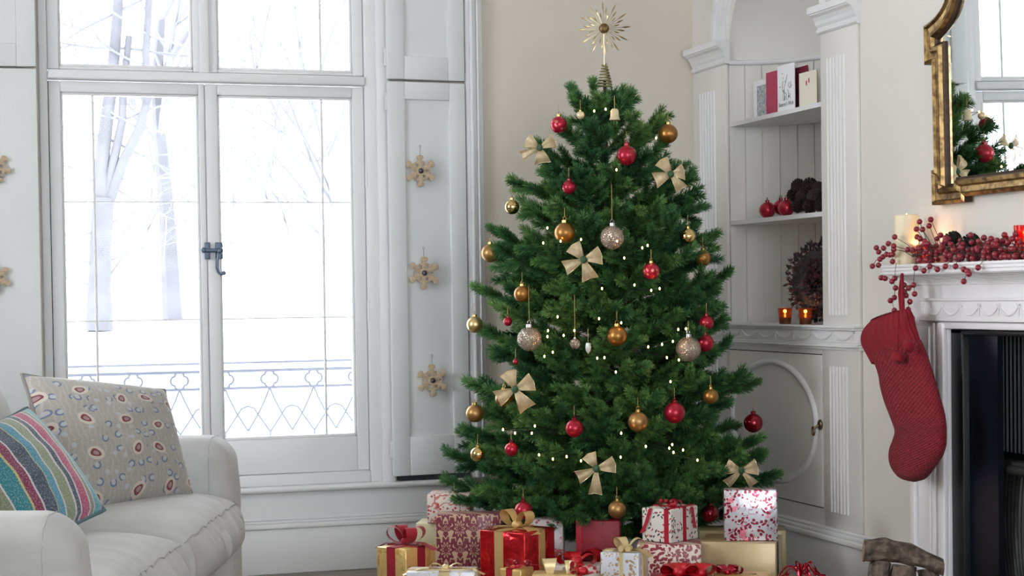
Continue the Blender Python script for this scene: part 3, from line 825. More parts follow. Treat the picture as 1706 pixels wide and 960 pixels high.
# ---------------------------------------------------------------- christmas tree
TD = 6.89
TB = ad(1012, 491, TD); TX, TY = TB.x, TB.y
ENV = [(.24, .45), (.36, .655), (.50, .655), (.60, .60), (.78, .575), (.94, .515), (1.15, .50), (1.386, .455), (1.60, .365), (1.74, .285), (1.85, .205), (1.95, .11), (2.0, .03)]
def Renv(z):
    if z <= ENV[0][0]: return ENV[0][1]
    for (a, r), (b, q) in zip(ENV, ENV[1:]):
        if z <= b: return r+(q-r)*(z-a)/(b-a)
    return .02
m_need = bpy.data.materials.new('fir_needles'); m_need.use_nodes = True
n = NB(m_need)
oi = n.N.new('ShaderNodeObjectInfo')
at_ = n.N.new('ShaderNodeAttribute'); at_.attribute_name = 'tone'
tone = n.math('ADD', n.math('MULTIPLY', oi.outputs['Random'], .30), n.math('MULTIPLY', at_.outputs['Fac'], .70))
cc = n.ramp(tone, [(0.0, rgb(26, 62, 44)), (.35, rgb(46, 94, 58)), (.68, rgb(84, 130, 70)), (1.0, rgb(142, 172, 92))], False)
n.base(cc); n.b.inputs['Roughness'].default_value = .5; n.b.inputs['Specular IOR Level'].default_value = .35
m_twig = mat('twig_brown', rgb(70, 66, 44), .8)
m_trunk = mat('brown_pole', rgb(62, 50, 40), .7)
def branch_mesh(L, seed):
    rnd = random.Random(seed)
    V, Fc, MI, TN = [], [], [], []; cur = [.5]
    def needles(p0, p1, dens, ln, tipfan=True):
        d = p1-p0; l = d.length; d.normalize()
        u = d.cross(Vector((0, 0, 1)))
        if u.length < .1: u = d.cross(Vector((0, 1, 0)))
        u.normalize(); w = d.cross(u)
        cnt = int(l*dens)
        for i in range(cnt):
            s = (i+rnd.random())/cnt
            a = rnd.uniform(0, 2*PI); el = rnd.uniform(.62, .98)-.30*(s > .93)
            nd = d*math.cos(el)+(u*math.cos(a)+w*math.sin(a))*math.sin(el)
            nd.normalize()
            q = p0+d*(l*s); n_l = ln*rnd.uniform(.75, 1.1)
            sd = nd.cross(Vector((rnd.uniform(-1, 1), rnd.uniform(-1, 1), rnd.uniform(-1, 1)))).normalized()
            b = len(V); e = q+nd*n_l
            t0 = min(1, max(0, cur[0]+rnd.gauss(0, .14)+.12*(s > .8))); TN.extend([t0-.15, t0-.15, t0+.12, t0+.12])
            V.extend([q-sd*.0012, q+sd*.0012, e+sd*.0008, e-sd*.0008]); Fc.append((b, b+1, b+2, b+3)); MI.append(0)
        for k in range(9 if tipfan else 0):
            a = 2*PI*k/9; el = rnd.uniform(.1, .6); nd = d*math.cos(el)+(u*math.cos(a)+w*math.sin(a))*math.sin(el)
            sd = nd.cross(u+w*.3).normalized(); b = len(V); e = p1+nd*ln*.8
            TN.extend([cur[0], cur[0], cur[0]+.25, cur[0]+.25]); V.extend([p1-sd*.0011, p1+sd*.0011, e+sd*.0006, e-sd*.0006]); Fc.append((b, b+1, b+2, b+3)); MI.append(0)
    def stem(p0, p1, r0, r1):
        d = (p1-p0).normalized(); u = d.cross(Vector((.1, .2, 1))).normalized(); w = d.cross(u); b = len(V)
        for p, r in ((p0, r0), (p1, r1)):
            for k in range(4): a = PI/2*k; V.append(p+(u*math.cos(a)+w*math.sin(a))*r); TN.append(0)
        for k in range(4): Fc.append((b+k, b+(k+1) % 4, b+4+(k+1) % 4, b+4+k)); MI.append(1)
    def pt(s): return Vector((L*s, .02*L*math.sin(3*s+seed), -.06*L*math.sin(PI*s)+.05*L*s*s))
    k = 6
    for i in range(k):
        a, b = pt(i/k), pt((i+1)/k)
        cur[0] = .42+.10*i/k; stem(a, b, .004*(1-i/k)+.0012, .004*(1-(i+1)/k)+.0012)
        if i/k > .12: needles(a, b, 2900, .032, i == k-1)
    nt_ = max(2, int(L/.066))
    for i in range(nt_):
        s = .22+.70*(i+.5)/nt_; sg = 1 if i % 2 else -1
        tl = max(.05, min(.20, L*.42)*(1.12-s*.75)*rnd.uniform(.85, 1.15))
        an = sg*rnd.uniform(.55, .85); p0 = pt(s)
        dr = Vector((math.cos(an), math.sin(an), rnd.uniform(-.25, .45))).normalized()
        p1 = p0+dr*tl; cur[0] = rnd.uniform(.22, .68)
        stem(p0, p1, .0022, .001); needles(p0, p1, 3000, .030)
        if tl > .14:
            for sg2 in (-1, 1):
                q0 = p0+dr*tl*.45; a2 = an+sg2*.65
                q1 = q0+Vector((math.cos(a2), math.sin(a2), dr.z+rnd.uniform(-.15, .2))).normalized()*tl*.45
                stem(q0, q1, .0016, .001); needles(q0, q1, 2300, .029)
    me = bpy.data.meshes.new('branch'); me.from_pydata([tuple(v) for v in V], [], Fc)
    me.materials.append(m_need); me.materials.append(m_twig); me.polygons.foreach_set('material_index', MI)
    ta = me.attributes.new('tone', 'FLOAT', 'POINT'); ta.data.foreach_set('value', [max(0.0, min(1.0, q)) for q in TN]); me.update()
    return me
BL_ = [.12, .18, .25, .33, .42, .52, .62, .72]
BM_ = {l: [branch_mesh(l, int(l*100)+k*37) for k in range(2)] for l in BL_}
tree = thing('christmas_tree', 'tall green artificial fir christmas tree in the room corner', 'tree', (TX, TY, 0))
MB().tube([(0, 0, .05), (0, 0, 1.2), (0, 0, 1.98)], [.022, .016, .006], 10).build('trunk', m_trunk, tree)
m_blk = mat('black_metal', rgb(26, 28, 32), .4, .5)
for k in range(4):
    a = PI/4+k*PI/2-YAW
    MB().tube([(0, 0, .17), (.12*math.cos(a), .12*math.sin(a), .13), (.27*math.cos(a), .27*math.sin(a), .012)], .011, 8).build('stand_leg', m_blk, tree)
MB().lathe([(.001, .08), (.03, .08), (.03, .24), (.001, .24)], 14).build('stand_tube', m_blk, tree)
brn = random.Random(5); nbr = [0]
def add_branch(z_tip, az, reach, el, roll=None):
    """reach: horizontal distance of the tip from the trunk"""
    z0 = max(.15, z_tip-reach*math.tan(el))
    L = math.hypot(reach, z_tip-z0)
    lb = min(BL_, key=lambda q: abs(q-L)); me = brn.choice(BM_[lb])
    o = bpy.data.objects.new('branch', me); COL.objects.link(o); o.parent = tree
    s = L/lb
    o.scale = (s, min(1.15, max(.85, s)), min(1.1, max(.9, s)))
    o.location = (0, 0, z0)
    e = math.atan2(z_tip-z0, reach)
    o.rotation_euler = (Matrix.Rotation(az, 3, 'Z') @ Matrix.Rotation(-e, 3, 'Y') @ Matrix.Rotation(brn.uniform(-.4, .4) if roll is None else roll, 3, 'X')).to_euler()
    nbr[0] += 1
CAZ = math.atan2(-TY, -TX)              # azimuth from the trunk towards the camera
tiers = 17
for i in range(tiers):
    z = .285+(1.90-.285)*(i/(tiers-1))**1.0
    R = Renv(z); cnt = max(5, int(5.0+R*12))
    for k in range(cnt):
        az = 2*PI*(k+brn.uniform(-.25, .25))/cnt+i*1.7
        el = .10+.55*(z/1.95)**2.2+brn.uniform(-.10, .10)
        zt = z+brn.uniform(-.035, .035)
        toward = math.cos(az-CAZ)
        if toward < -.35 and brn.random() < .25: continue
        rr = Renv(zt)*(brn.uniform(.74, 1.0) if toward > -.2 else brn.uniform(.75, .9))
        add_branch(zt, az, max(.06, rr), el)
# the branches that give the outline in the photograph: tip (px, py), distance offset
for px, py, dz, el in ((806, 390, 0, .28), (781, 490, .05, .15), (772, 650, -.05, .02), (737, 770, -.15, .12), (752, 845, -.2, -.05), (842, 305, 0, .3), (858, 340, .1, .2), (884, 240, -.05, .5), (926, 205, .1, .75), (938, 148, .02, .95), (975, 135, -.03, 1.2), (1050, 148, 0, 1.0),
                       (1112, 188, .05, .75), (1085, 215, -.1, .7), (1172, 322, 0, .25), (1203, 398, .05, .02), (1203, 490, 0, .08), (1200, 520, -.15, .1), (1270, 648, -.05, .04), (1222, 585, .1, .35), (1180, 350, -.1, .1), (1303, 805, -.1, -.02), (1276, 765, .08, .2), (1240, 745, -.2, .25), (1255, 640, -.2, .1),
                       (800, 700, .1, .1), (790, 560, .15, .15), (812, 590, -.1, .1), (970, 880, -.48, -.45), (880, 850, -.5, -.05), (1090, 830, -.5, 0), (800, 830, -.35, 0), (1160, 820, -.4, 0), (1030, 800, -.55, .1), (850, 790, -.45, .1), (1000, 690, -.5, .1), (900, 700, -.45, .15)):
    p = ad(px, py, TD+dz); dx, dy = p.x-TX, p.y-TY
    add_branch(p.z, math.atan2(dy, dx), max(.05, math.hypot(dx, dy)-.02), el)
for k in range(7):
    add_branch(1.86+.03*(k % 2), 2*PI*k/7+.4, .08+.02*(k % 3), .9)
add_branch(1.92, CAZ, .05, 1.2); add_branch(1.92, CAZ+2, .05, 1.2)
print('branches', nbr[0])

# ---------------------------------------------------------------- star on top
m_star = mat('pale_gold_metal', rgb(190, 170, 128), .28, 1.0)
m_coil = mat('greenish_gold_wire', rgb(168, 166, 122), .3, .9)
sc_ = ad(1013, 49, TD)
star = thing('tree_star', 'gold sunburst star topper on a wire coil at the tree top', 'star', (TX, TY, 1.93), -YAW)
c_ = Vector((0, 0, sc_.z-1.93))
for k in range(36):
    a = 2*PI*k/36+.05; r1 = (.104, .062, .082)[k % 3]; yo = (.004, -.006, 0)[k % 3]
    u = Vector((math.cos(a), 0, math.sin(a)))
    mb = MB(); mb.tube([c_+u*.015+Vector((0, yo, 0)), c_+u*(r1*.62), c_+u*(r1*.78), c_+u*(r1*.90), c_+u*r1], [.0009, .0009, .0036, .0030, .0005], 5)
    mb.build('star_ray', m_star, star)
MB().sphere(c_, .020, 16, 0, (1, .6, 1)).build('star_centre', mat('antique_gold', rgb(140, 116, 78), .4, .9, noise=(120, .5)), star)
zc0, zc1 = ad(1008, 147, TD).z-1.93, ad(1010, 108, TD).z-1.93
mb = MB(); pts = [(0, 0, zc1), ]
mb.tube([c_, (0, 0, (c_.z+zc1)/2), (0, 0, zc1-.005)], .0022, 6); mb.build('star_rod', m_star, star)
pts = []
for i in range(8*16+1):
    q = i/(8*16); a = 2*PI*8*q; r = .007+.022*q**.8; pts.append((r*math.cos(a), r*math.sin(a), zc1+(zc0-zc1)*q))
MB().tube(pts, .0036, 6).build('star_coil', m_coil, star)

# ---------------------------------------------------------------- baubles
def bauble_mat(nm, col, rough, metal, dots=None, bump=None):
    m = mat(nm, col, rough, metal, coat=.3, bump=bump)
    if dots:
        n = NB(m); v = n.voro(n.coord('Object'), dots[1], .6); n.base(n.mix(n.math('LESS_THAN', v['Distance'], dots[2]), col, dots[0]))
    return m
BMAT = {
 'gold': bauble_mat('matte_gold', rgb(168, 130, 78), .42, .85),
 'dgold': bauble_mat('deep_gold', rgb(158, 112, 54), .38, .85),
 'sgold': bauble_mat('shiny_pale_gold', rgb(214, 184, 122), .10, 1.0),
 'lgold': bauble_mat('satin_pale_gold', rgb(214, 188, 132), .32, .9),
 'red': bauble_mat('satin_red', rgb(168, 20, 48), .34, .55),
 'sred': bauble_mat('shiny_dark_red', rgb(140, 12, 34), .12, .6),
 'dred': bauble_mat('dotted_red', rgb(178, 22, 52), .3, .5, (rgb(205, 120, 100), 55, .30)),
 'clear': None, 'cream': bauble_mat('cream_gloss', rgb(220, 205, 170), .25, .3)}
mc = bpy.data.materials.new('crackle_glass'); mc.use_nodes = True
n = NB(mc); b = n.b
vo = n.voro(n.coord('Object'), 130, 1, 'DISTANCE_TO_EDGE')
n.base(n.mix(n.noise(n.coord('Object'), 60, 3), rgb(222, 210, 196), rgb(150, 130, 116)))
b.inputs['Metallic'].default_value = .6; b.inputs['Roughness'].default_value = .12
nt2 = mc.node_tree; tr = n.N.new('ShaderNodeBsdfTransparent'); mx = n.N.new('ShaderNodeMixShader')
mx.inputs[0].default_value = .55; n.L.new(tr.outputs[0], mx.inputs[1]); n.L.new(b.outputs[0], mx.inputs[2]); n.L.new(mx.outputs[0], n.N['Material Output'].inputs['Surface'])
n.bump(vo['Distance'], .8, .004)
BMAT['clear'] = mc
m_thread = mat('gold_thread', rgb(190, 160, 95), .5, .3)
bm_cache = {}
def bauble(px, py, r_px, kind, label, off=0.0, thread=0, group='baubles on the christmas tree', at_=None, squash=1.0, d=None):
    if at_ is None:
        z0 = ad(px, py, TD).z; lat = (px-1012)/F_PX*TD
        R = Renv(z0)*.97
        dd = math.sqrt(max(R*R-lat*lat, 0.0))
        p = ad(px, py, d if d else TD-dd*.96-off)
        dist = (p-CAM).length
        r = r_px/F_PX*dist
    else: p, r = at_, r_px
    t = thing('bauble', label, 'bauble', p, random.uniform(0, 6), group)
    key = (kind, round(r, 4), squash)
    if key not in bm_cache:
        pr = [(max(1e-4, math.sin(PI*i/16)*r), -math.cos(PI*i/16)*r*squash) for i in range(17)]
        a = MB().lathe(pr, 28).build('bauble_ball', BMAT[kind], t)
        cm = m_goldcap if kind not in ('red', 'sred') else BMAT['sred']
        if kind == 'clear': cm = m_steel
        b = MB().lathe([(.001, r*.95), (r*.26, r*.95), (r*.26, r*1.2), (r*.20, r*1.24), (.001, r*1.24)], 12).build('bauble_cap', cm, t)
        c = MB().tube([(r*.16*math.cos(2*PI*i/12), 0, r*1.36+r*.16*math.sin(2*PI*i/12)) for i in range(12)], r*.035, 5, closed=True).build('bauble_loop', cm, t)
        bm_cache[key] = [a.data, b.data, c.data]
    else:
        for nm, me in zip(('bauble_ball', 'bauble_cap', 'bauble_loop'), bm_cache[key]):
            o = bpy.data.objects.new(nm, me); COL.objects.link(o); o.parent = t
    if at_ is None:
        h = thread if thread else .035
        MB().tube([(0, 0, r*1.45), (0, 0, r*1.45+h)], .0009, 4).build('hanging_thread', m_thread, t)
    return t
BAUBLES = [
 (817, 422, 15.5, 'gold', 'matte gold bauble at far left hanging below the middle left branch tip', 0),
 (791, 541, 14, 'lgold', 'pale satin gold bauble hanging at the left edge beside the shutter trim', 0),
 (791, 689, 15, 'gold', 'matte gold bauble at the left edge level with the lowest snowflake', 0),
 (870, 490, 14, 'dgold', 'deep gold bauble half hidden by needles above the left glass bauble', 0),
 (941, 388, 17.5, 'dgold', 'large deep gold bauble just above the centre gauze bow', 0),
 (840, 664, 15, 'dgold', 'orange gold bauble partly behind the left gauze bow', -.02),
 (767, 869, 15.5, 'lgold', 'pale gold bauble hanging before the burgundy damask present', .05),
 (757, 840, 14, 'lgold', 'pale gold bauble half hidden by the lowest left branch', -.02),
 (1028, 560, 17, 'dgold', 'deep gold bauble near the centre of the tree', 0),
 (1063, 703, 17, 'gold', 'large matte gold bauble low on the tree beside a red one', 0),
 (1184, 661, 13, 'dgold', 'small deep gold bauble under the right branch near the oval cupboard door', 0),
 (1028, 849, 15, 'gold', 'gold bauble hanging lowest at the centre above the dark red present', .03),
 (1171, 430, 13.5, 'dgold', 'deep gold bauble at the right edge below the shiny gold one', 0),
 (1113, 223, 16, 'dgold', 'amber gold bauble near the top right of the tree', 0),
 (853, 345, 12.5, 'sgold', 'small shiny gold bauble at the upper left edge of the tree', 0),
 (796, 757, 12.5, 'sgold', 'small shiny gold bauble over the lower left branches', .03),
 (1146, 394, 13.5, 'sgold', 'shiny pale gold bauble at the right edge of the tree', 0),
 (967, 192, 7, 'cream', 'tiny cream bauble left of the centre line near the tree top', 0),
 (931, 208, 14, 'dred', 'dotted red bauble highest on the left side of the tree', 0),
 (1044, 259, 16.5, 'red', 'large red bauble in the upper middle of the tree', .02),
 (948, 312, 11.5, 'red', 'small red bauble tucked in above the big gold one', .0),
 (1085, 452, 14, 'dred', 'dotted red bauble right of the centre glass bauble', 0),
 (1175, 572, 14.5, 'red', 'red bauble touching the right glass bauble', 0),
 (1177, 538, 12, 'red', 'half hidden red bauble above the red one at the right edge', -.03),
 (1124, 688, 17.5, 'red', 'large red bauble on the lower right of the tree', 0),
 (957, 714, 15, 'red', 'red bauble above the lower centre gauze bow', .01),
 (852, 749, 11.5, 'red', 'small red bauble on the lower left of the tree', 0),
 (872, 851, 15, 'red', 'red bauble resting above the gold bow of the red present', .08),
 (1255, 705, 16, 'sred', 'red bauble hanging alone in front of the oval cupboard door', 0),
 (1183, 856, 14.5, 'sred', 'dark red bauble hanging between the holly box and the pink flowered box', 0),
 (846, 536, 7.5, 'red', 'tiny red bauble peeping out at the left edge of the tree', -.02),
 (859, 603, 4.5, 'red', 'smallest red bauble above the left gauze bow', 0),
 (1020, 396, 20, 'clear', 'crackled glass bauble in the middle beside the centre gauze bow', .03),
 (882, 565, 20.5, 'clear', 'clear glass bauble on a long thread at the left of the tree', .03),
 (1147, 582, 21, 'clear', 'crackled glass bauble at the right next to a red bauble', .02),
 (958, 573, 9, 'clear', 'small glass bauble on a long thread left of the centre', .03),
]
for q in BAUBLES:
    bauble(q[0], q[1], q[2], q[3], q[4], q[5], thread=(.13 if q[0] in (882, 1020) else .15 if q[0] == 958 else 0))
# bell and icicle charms
def charm(px, py, prof, mt, name, label, cat):
    z0 = ad(px, py, TD).z; lat = (px-1012)/F_PX*TD; R = Renv(z0)
    p = ad(px, py, TD-math.sqrt(max(R*R-lat*lat, 0))*.95)
    t = thing(name, label, cat, p); MB().lathe(prof, 18).build('charm_body', mt, t)
    zt = max(z for _, z in prof)
    MB().tube([(0, 0, zt), (0, 0, zt+.05)], .0009, 4).build('hanging_thread', m_thread, t); return t
charm(1024, 192, [(.001, .024), (.010, .024), (.016, .016), (.017, -.008), (.022, -.018), (.020, -.020), (.001, -.014)], BMAT['cream'], 'bell_ornament', 'cream bell ornament hanging just below the tree top', 'bell')
charm(980, 580, [(.001, .020), (.008, .018), (.011, .005), (.009, -.010), (.004, -.018), (.001, -.020)], mat('frosted_drop', rgb(200, 205, 205), .2, .2), 'drop_ornament', 'frosted glass drop ornament right of the small glass bauble', 'ornament')

# ---------------------------------------------------------------- gauze bows
m_gauze = bpy.data.materials.new('gold_gauze'); m_gauze.use_nodes = True
n = NB(m_gauze)
n.base(n.mix(n.noise(n.coord('Object'), 85, 4), rgb(216, 198, 162), rgb(172, 148, 112))); n.b.inputs['Roughness'].default_value = .5; n.b.inputs['Metallic'].default_value = .25
tr = n.N.new('ShaderNodeBsdfTransparent'); mx = n.N.new('ShaderNodeMixShader'); mx.inputs[0].default_value = .86
n.L.new(tr.outputs[0], mx.inputs[1]); n.L.new(n.b.outputs[0], mx.inputs[2]); n.L.new(mx.outputs[0], n.N['Material Output'].inputs['Surface'])
m_gwire = mat('gold_edge_wire', rgb(214, 196, 150), .35, .8)
m_tie = mat('green_tie_wire', rgb(46, 84, 56), .6)
def gauze_bow(px, py, size_px, lobes, label, off=.03, d=None, rz=0):
    """lobes: (angle deg, length, end width, kind)"""
    z0 = ad(px, py, TD).z; lat = (px-1012)/F_PX*TD; R = Renv(z0)
    dd = math.sqrt(max(R*R-lat*lat, 0))
    p = ad(px, py, d if d else TD-dd*.97-off); s = size_px/F_PX*(p-CAM).length
    t = thing('gauze_bow', label, 'bow', p, -YAW+rz, 'gold gauze bows on the christmas tree')
    for k, (an, ln, wd, kd) in enumerate(lobes):
        a = math.radians(an); u = Vector((math.cos(a), 0, math.sin(a))); w = Vector((-math.sin(a), 0, math.cos(a)))
        mb = MB(); N = 8; lay = (0, 1) if kd == 'loop' else (0,)
        ed = []
        def fn(q, v, l):
            x = ln*s*q; hw = wd*s*(.10+.90*q**.9)*.5; y = -.010-.020*math.sin(PI*q*.9)*(1 if l == 0 else .1)-.004*math.sin(v*9+k)*q
            return u*x*(1-.10*abs(2*v-1)*q*(1 if kd == 'loop' else -.6))+w*hw*(2*v-1)+Vector((0, y, 0))
        for l in lay: mb.grid(lambda q, v, l=l: fn(q, v, l), N, 6)
        o = mb.build('bow_loop' if kd == 'loop' else 'bow_tail', m_gauze, t)
        e = MB()
        e.tube([fn(i/N, 0, 0) for i in range(N+1)]+[fn(1, j/6, 0) for j in range(1, 7)]+[fn(1-i/N, 1, 0) for i in range(1, N+1)], .0011, 4)
        e.build('wire_edge', m_gwire, o)
    MB().sphere((0, -.018, 0), .012, 10, 0, (1, 1, 1.2)).build('tie_wire', m_tie, t)
gauze_bow(899, 247, 26, ((150, 1.0, .9, 'loop'), (25, 1.1, .9, 'loop'), (205, 1.2, .7, 'tail'), (-80, .95, 1.1, 'tail')), 'gold gauze bow at the upper left edge of the tree')
gauze_bow(1117, 291, 27, ((125, 1.1, .9, 'loop'), (10, .85, 1.0, 'loop'), (200, 1.0, 1.0, 'tail'), (-55, 1.1, .8, 'tail')), 'gold gauze bow at the upper right edge of the tree')
gauze_bow(972, 433, 33, ((128, .95, .85, 'loop'), (14, .95, .95, 'loop'), (203, 1.0, .75, 'tail'), (-72, 1.0, .85, 'tail')), 'gold gauze bow near the middle of the tree beside the glass bauble')
gauze_bow(858, 648, 34, ((112, .95, .85, 'loop'), (22, 1.0, .9, 'loop'), (208, .95, .85, 'tail'), (-58, 1.1, .9, 'tail')), 'gold gauze bow at the lower left covering a gold bauble', .06)
gauze_bow(993, 780, 33, ((118, .85, .75, 'loop'), (12, 1.0, .85, 'loop'), (205, 1.0, .7, 'tail'), (-93, 1.25, .7, 'tail')), 'gold gauze bow at the lower centre of the tree', .05)
gauze_bow(1234, 783, 28, ((165, .95, .9, 'loop'), (12, 1.0, .95, 'loop'), (222, 1.15, .6, 'tail'), (-50, 1.1, .6, 'tail')), 'gold gauze bow above the pink flowered present', .02, 6.5)

# ---------------------------------------------------------------- fairy lights
m_bulb = mat('warm_bulb', rgb(255, 226, 170), .3, emit=((1.0, .47, .12, 1), 26.0))
m_cable = mat('dark_green_cable', rgb(20, 34, 26), .6)
LIGHTS = [(990, 185), (1009, 182), (1027, 283), (1093, 230), (912, 380), (905, 405), (934, 402), (968, 399), (1028, 402), (1070, 413), (1079, 409), (1040, 430), (1003, 481), (1057, 475), (1085, 484), (1099, 481), (929, 528), (998, 531), (913, 551), (912, 561), (939, 559), (957, 551), (1035, 538), (1130, 549), (1143, 548), (1103, 574), (1080, 578), (1121, 569), (1111, 596), (1131, 600), (995, 597), (1007, 596), (907, 594), (921, 587), (838, 716), (858, 722), (886, 722), (891, 710), (1035, 722), (1076, 744), (1115, 747), (1122, 754), (1138, 750), (1120, 741), (921, 765), (944, 761), (968, 768), (1034, 762), (898, 758), (1162, 767), (1026, 620), (1117, 636)]
lights = thing('fairy_lights', 'warm white fairy lights strung through the tree on dark cable', 'lights', (TX, TY, 1.0))
pp = []
bulb_me = None
for px, py in LIGHTS:
    z0 = ad(px, py, TD).z; lat = (px-1012)/F_PX*TD; R = Renv(z0)
    p = ad(px, py, TD-math.sqrt(max(R*R-lat*lat, 0))*.97-.015); pp.append(p)
    if bulb_me is None:
        o = MB().sphere((0, 0, 0), .0030, 10, 0, (1, 1, 1.5)).build('bulb', m_bulb, lights); bulb_me = o.data
    else: o = bpy.data.objects.new('bulb', bulb_me); COL.objects.link(o); o.parent = lights
    o.location = p-Vector((TX, TY, 1.0))
pts = []
order = sorted(pp, key=lambda p: (-round(p.z/.16), (p.x if round(p.z/.16) % 2 else -p.x)))
ctr = lambda z: Vector((TX, TY, z))
for i, p in enumerate(order):
    pts.append(p+Vector((0, .006, 0)))
    if i < len(order)-1:
        q = order[i+1]; m_ = (p+q)/2; pts.append(m_+(ctr(m_.z)-m_)*.5)
MB().tube(pts, .0015, 5).build('cable', m_cable, lights, world=True)
# ---------------------------------------------------------------- wrapped presents
def paper(nm, base, layers=(), rough=.45, metal=0.0, bump=None, coat=0.2):
    m = mat(nm, base, rough, metal, coat=coat, bump=bump); n = NB(m); v = n.coord('Object'); c = base
    for l in layers:
        k = l[0]
        if k == 'dots':      # colour, scale, radius, randomness, shift
            mp = n.N.new('ShaderNodeMapping'); mp.inputs['Location'].default_value = (l[5] if len(l) > 5 else 0, .3, .1); n.L.new(v, mp.inputs['Vector'])
            o = n.voro(mp.outputs[0], l[2], l[4]); f = n.math('LESS_THAN', o['Distance'], l[3])
        elif k == 'leaf':    # stretched cells
            mp = n.N.new('ShaderNodeMapping'); mp.inputs['Rotation'].default_value = (0, l[4], l[4]*.7); mp.inputs['Scale'].default_value = (1, 1, .45); n.L.new(v, mp.inputs['Vector'])
            o = n.voro(mp.outputs[0], l[2], 1.0); f = n.math('LESS_THAN', o['Distance'], l[3])
        elif k == 'blot':
            f = n.math('GREATER_THAN', n.noise(v, l[2], 3), l[3])
        elif k == 'vein':
            q = n.noise(v, l[2], 2); f = n.math('LESS_THAN', n.math('ABSOLUTE', n.math('SUBTRACT', q, .5)), l[3])
        elif k == 'damask':   # half-drop lattice of mirrored, petalled medallions
            f = None; H_ = l[2]
            for du, dz, kp, sz in ((0, 0, 5.0, .98), (1, .75, 5.0, .98), (1, 0, 4.0, .42), (0, .75, 4.0, .42)):
                q = n.sep(n.face2d())
                u = n.math('PINGPONG', n.math('ADD', q[0], 10*H_*2+du*H_), H_)
                w_ = n.math('SUBTRACT', n.math('MODULO', n.math('ADD', q[1], 10.0+dz*H_*2), H_*3.0), H_*1.5)
                u = n.math('DIVIDE', u, H_); w_ = n.math('DIVIDE', w_, H_*1.45)
                r = n.math('SQRT', n.math('ADD', n.math('MULTIPLY', u, u), n.math('MULTIPLY', w_, w_))); th = n.math('ARCTAN2', u, w_)
                pet = n.math('COSINE', n.math('MULTIPLY', th, kp))
                edge = n.math('ADD', .72*sz, n.math('MULTIPLY', pet, .27*sz))
                cut = n.math('GREATER_THAN', n.math('SINE', n.math('ADD', n.math('MULTIPLY', r, 17.0/sz), n.math('MULTIPLY', n.math('COSINE', n.math('MULTIPLY', th, kp*2)), 1.6))), -.70)
                g_ = n.math('MULTIPLY', n.math('LESS_THAN', r, edge), cut)
                f = g_ if f is None else n.math('MAXIMUM', f, g_)
        elif k == 'leaves':   # colour, scale, length, width, randomness, keep, shift
            x, y, cc = n.motif(n.face2d(), l[2], l[5], (l[7], .3, 0), 6.28)
            f = n.math('MULTIPLY', n.ell(x, y, l[3], l[4]), n.math('LESS_THAN', cc[1], l[6]))
        elif k == 'pair':     # two berries and a leaf
            x, y, cc = n.motif(n.face2d(), l[2], l[5], (l[7], .3, 0), 6.28)
            f = n.math('MAXIMUM', n.ell(n.math('ADD', x, .22), y, l[3], l[3]), n.math('MAXIMUM', n.ell(n.math('SUBTRACT', x, .16), n.math('ADD', y, .16), l[3], l[3]), n.ell(n.math('SUBTRACT', x, .1), n.math('SUBTRACT', y, .15), l[3]*1.7, l[4])))
            f = n.math('MULTIPLY', f, n.math('LESS_THAN', cc[1], l[6]))
        c = n.mix(f, c, l[1])
    n.base(c); return m
GOLDR = mat('gold_satin_ribbon', rgb(206, 174, 116), .35, .3)
REDV = mat('red_velvet_ribbon', rgb(156, 12, 40), .75, 0, sheen=.1)
REDS = mat('red_satin_ribbon', rgb(172, 20, 44), .38, .1)
REDO = mat('red_organza_ribbon', rgb(190, 18, 34), .35, .15)
CREAMR = mat('cream_gold_ribbon', rgb(222, 200, 150), .35, .35)
REDM = mat('metallic_red_ribbon', rgb(176, 26, 52), .2, .6)
def gift_at(label, left, corner, right, ptop, d, h, ang, m, base=0.0, bev=.004, name='wrapped_present'):
    """left/corner/right: pixel columns of the left side, near vertical edge and right side; ang: turn in degrees.
    ang>0: the wide front faces left; d = distance of the near edge; ptop = pixel row of the near top corner"""
    pc = ad(corner, ptop, d); a = math.radians(ang)
    w = (corner-left)/F_PX*d/math.cos(a); dp = (right-corner)/F_PX*d/max(.12, math.sin(a))
    if h is None: h = pc.z-base
    z0 = pc.z-h
    t = thing(name, label, 'present', (pc.x, pc.y, z0), -YAW-a, 'wrapped presents under the christmas tree')
    MB().box(-w, 0, 0, dp, 0, h).build('box', m, t, bevel=bev)
    t['w'] = w; t['d'] = dp; t['h'] = h
    return t
def band_x(t, f, wd, m, name='ribbon', off=.0025):
    """ribbon over front, top and back at fraction f of the width"""
    w, d, h = t['w'], t['d'], t['h']; x = -w*f; mb = MB()
    mb.box(x-wd/2, x+wd/2, -off, 0.001, 0.001, h+off).box(x-wd/2, x+wd/2, -off, d+off, h-.001, h+off).box(x-wd/2, x+wd/2, d-.001, d+off, 0.001, h+off)
    return mb.build(name, m, t)
def band_y(t, f, wd, m, name='ribbon', off=.0035):
    w, d, h = t['w'], t['d'], t['h']; y = d*f; mb = MB()
    mb.box(-w-off, -w+.001, y-wd/2, y+wd/2, 0.001, h+off).box(-w-off, off, y-wd/2, y+wd/2, h-.001, h+off).box(-.001, off, y-wd/2, y+wd/2, 0.001, h+off)
    return mb.build(name, m, t)
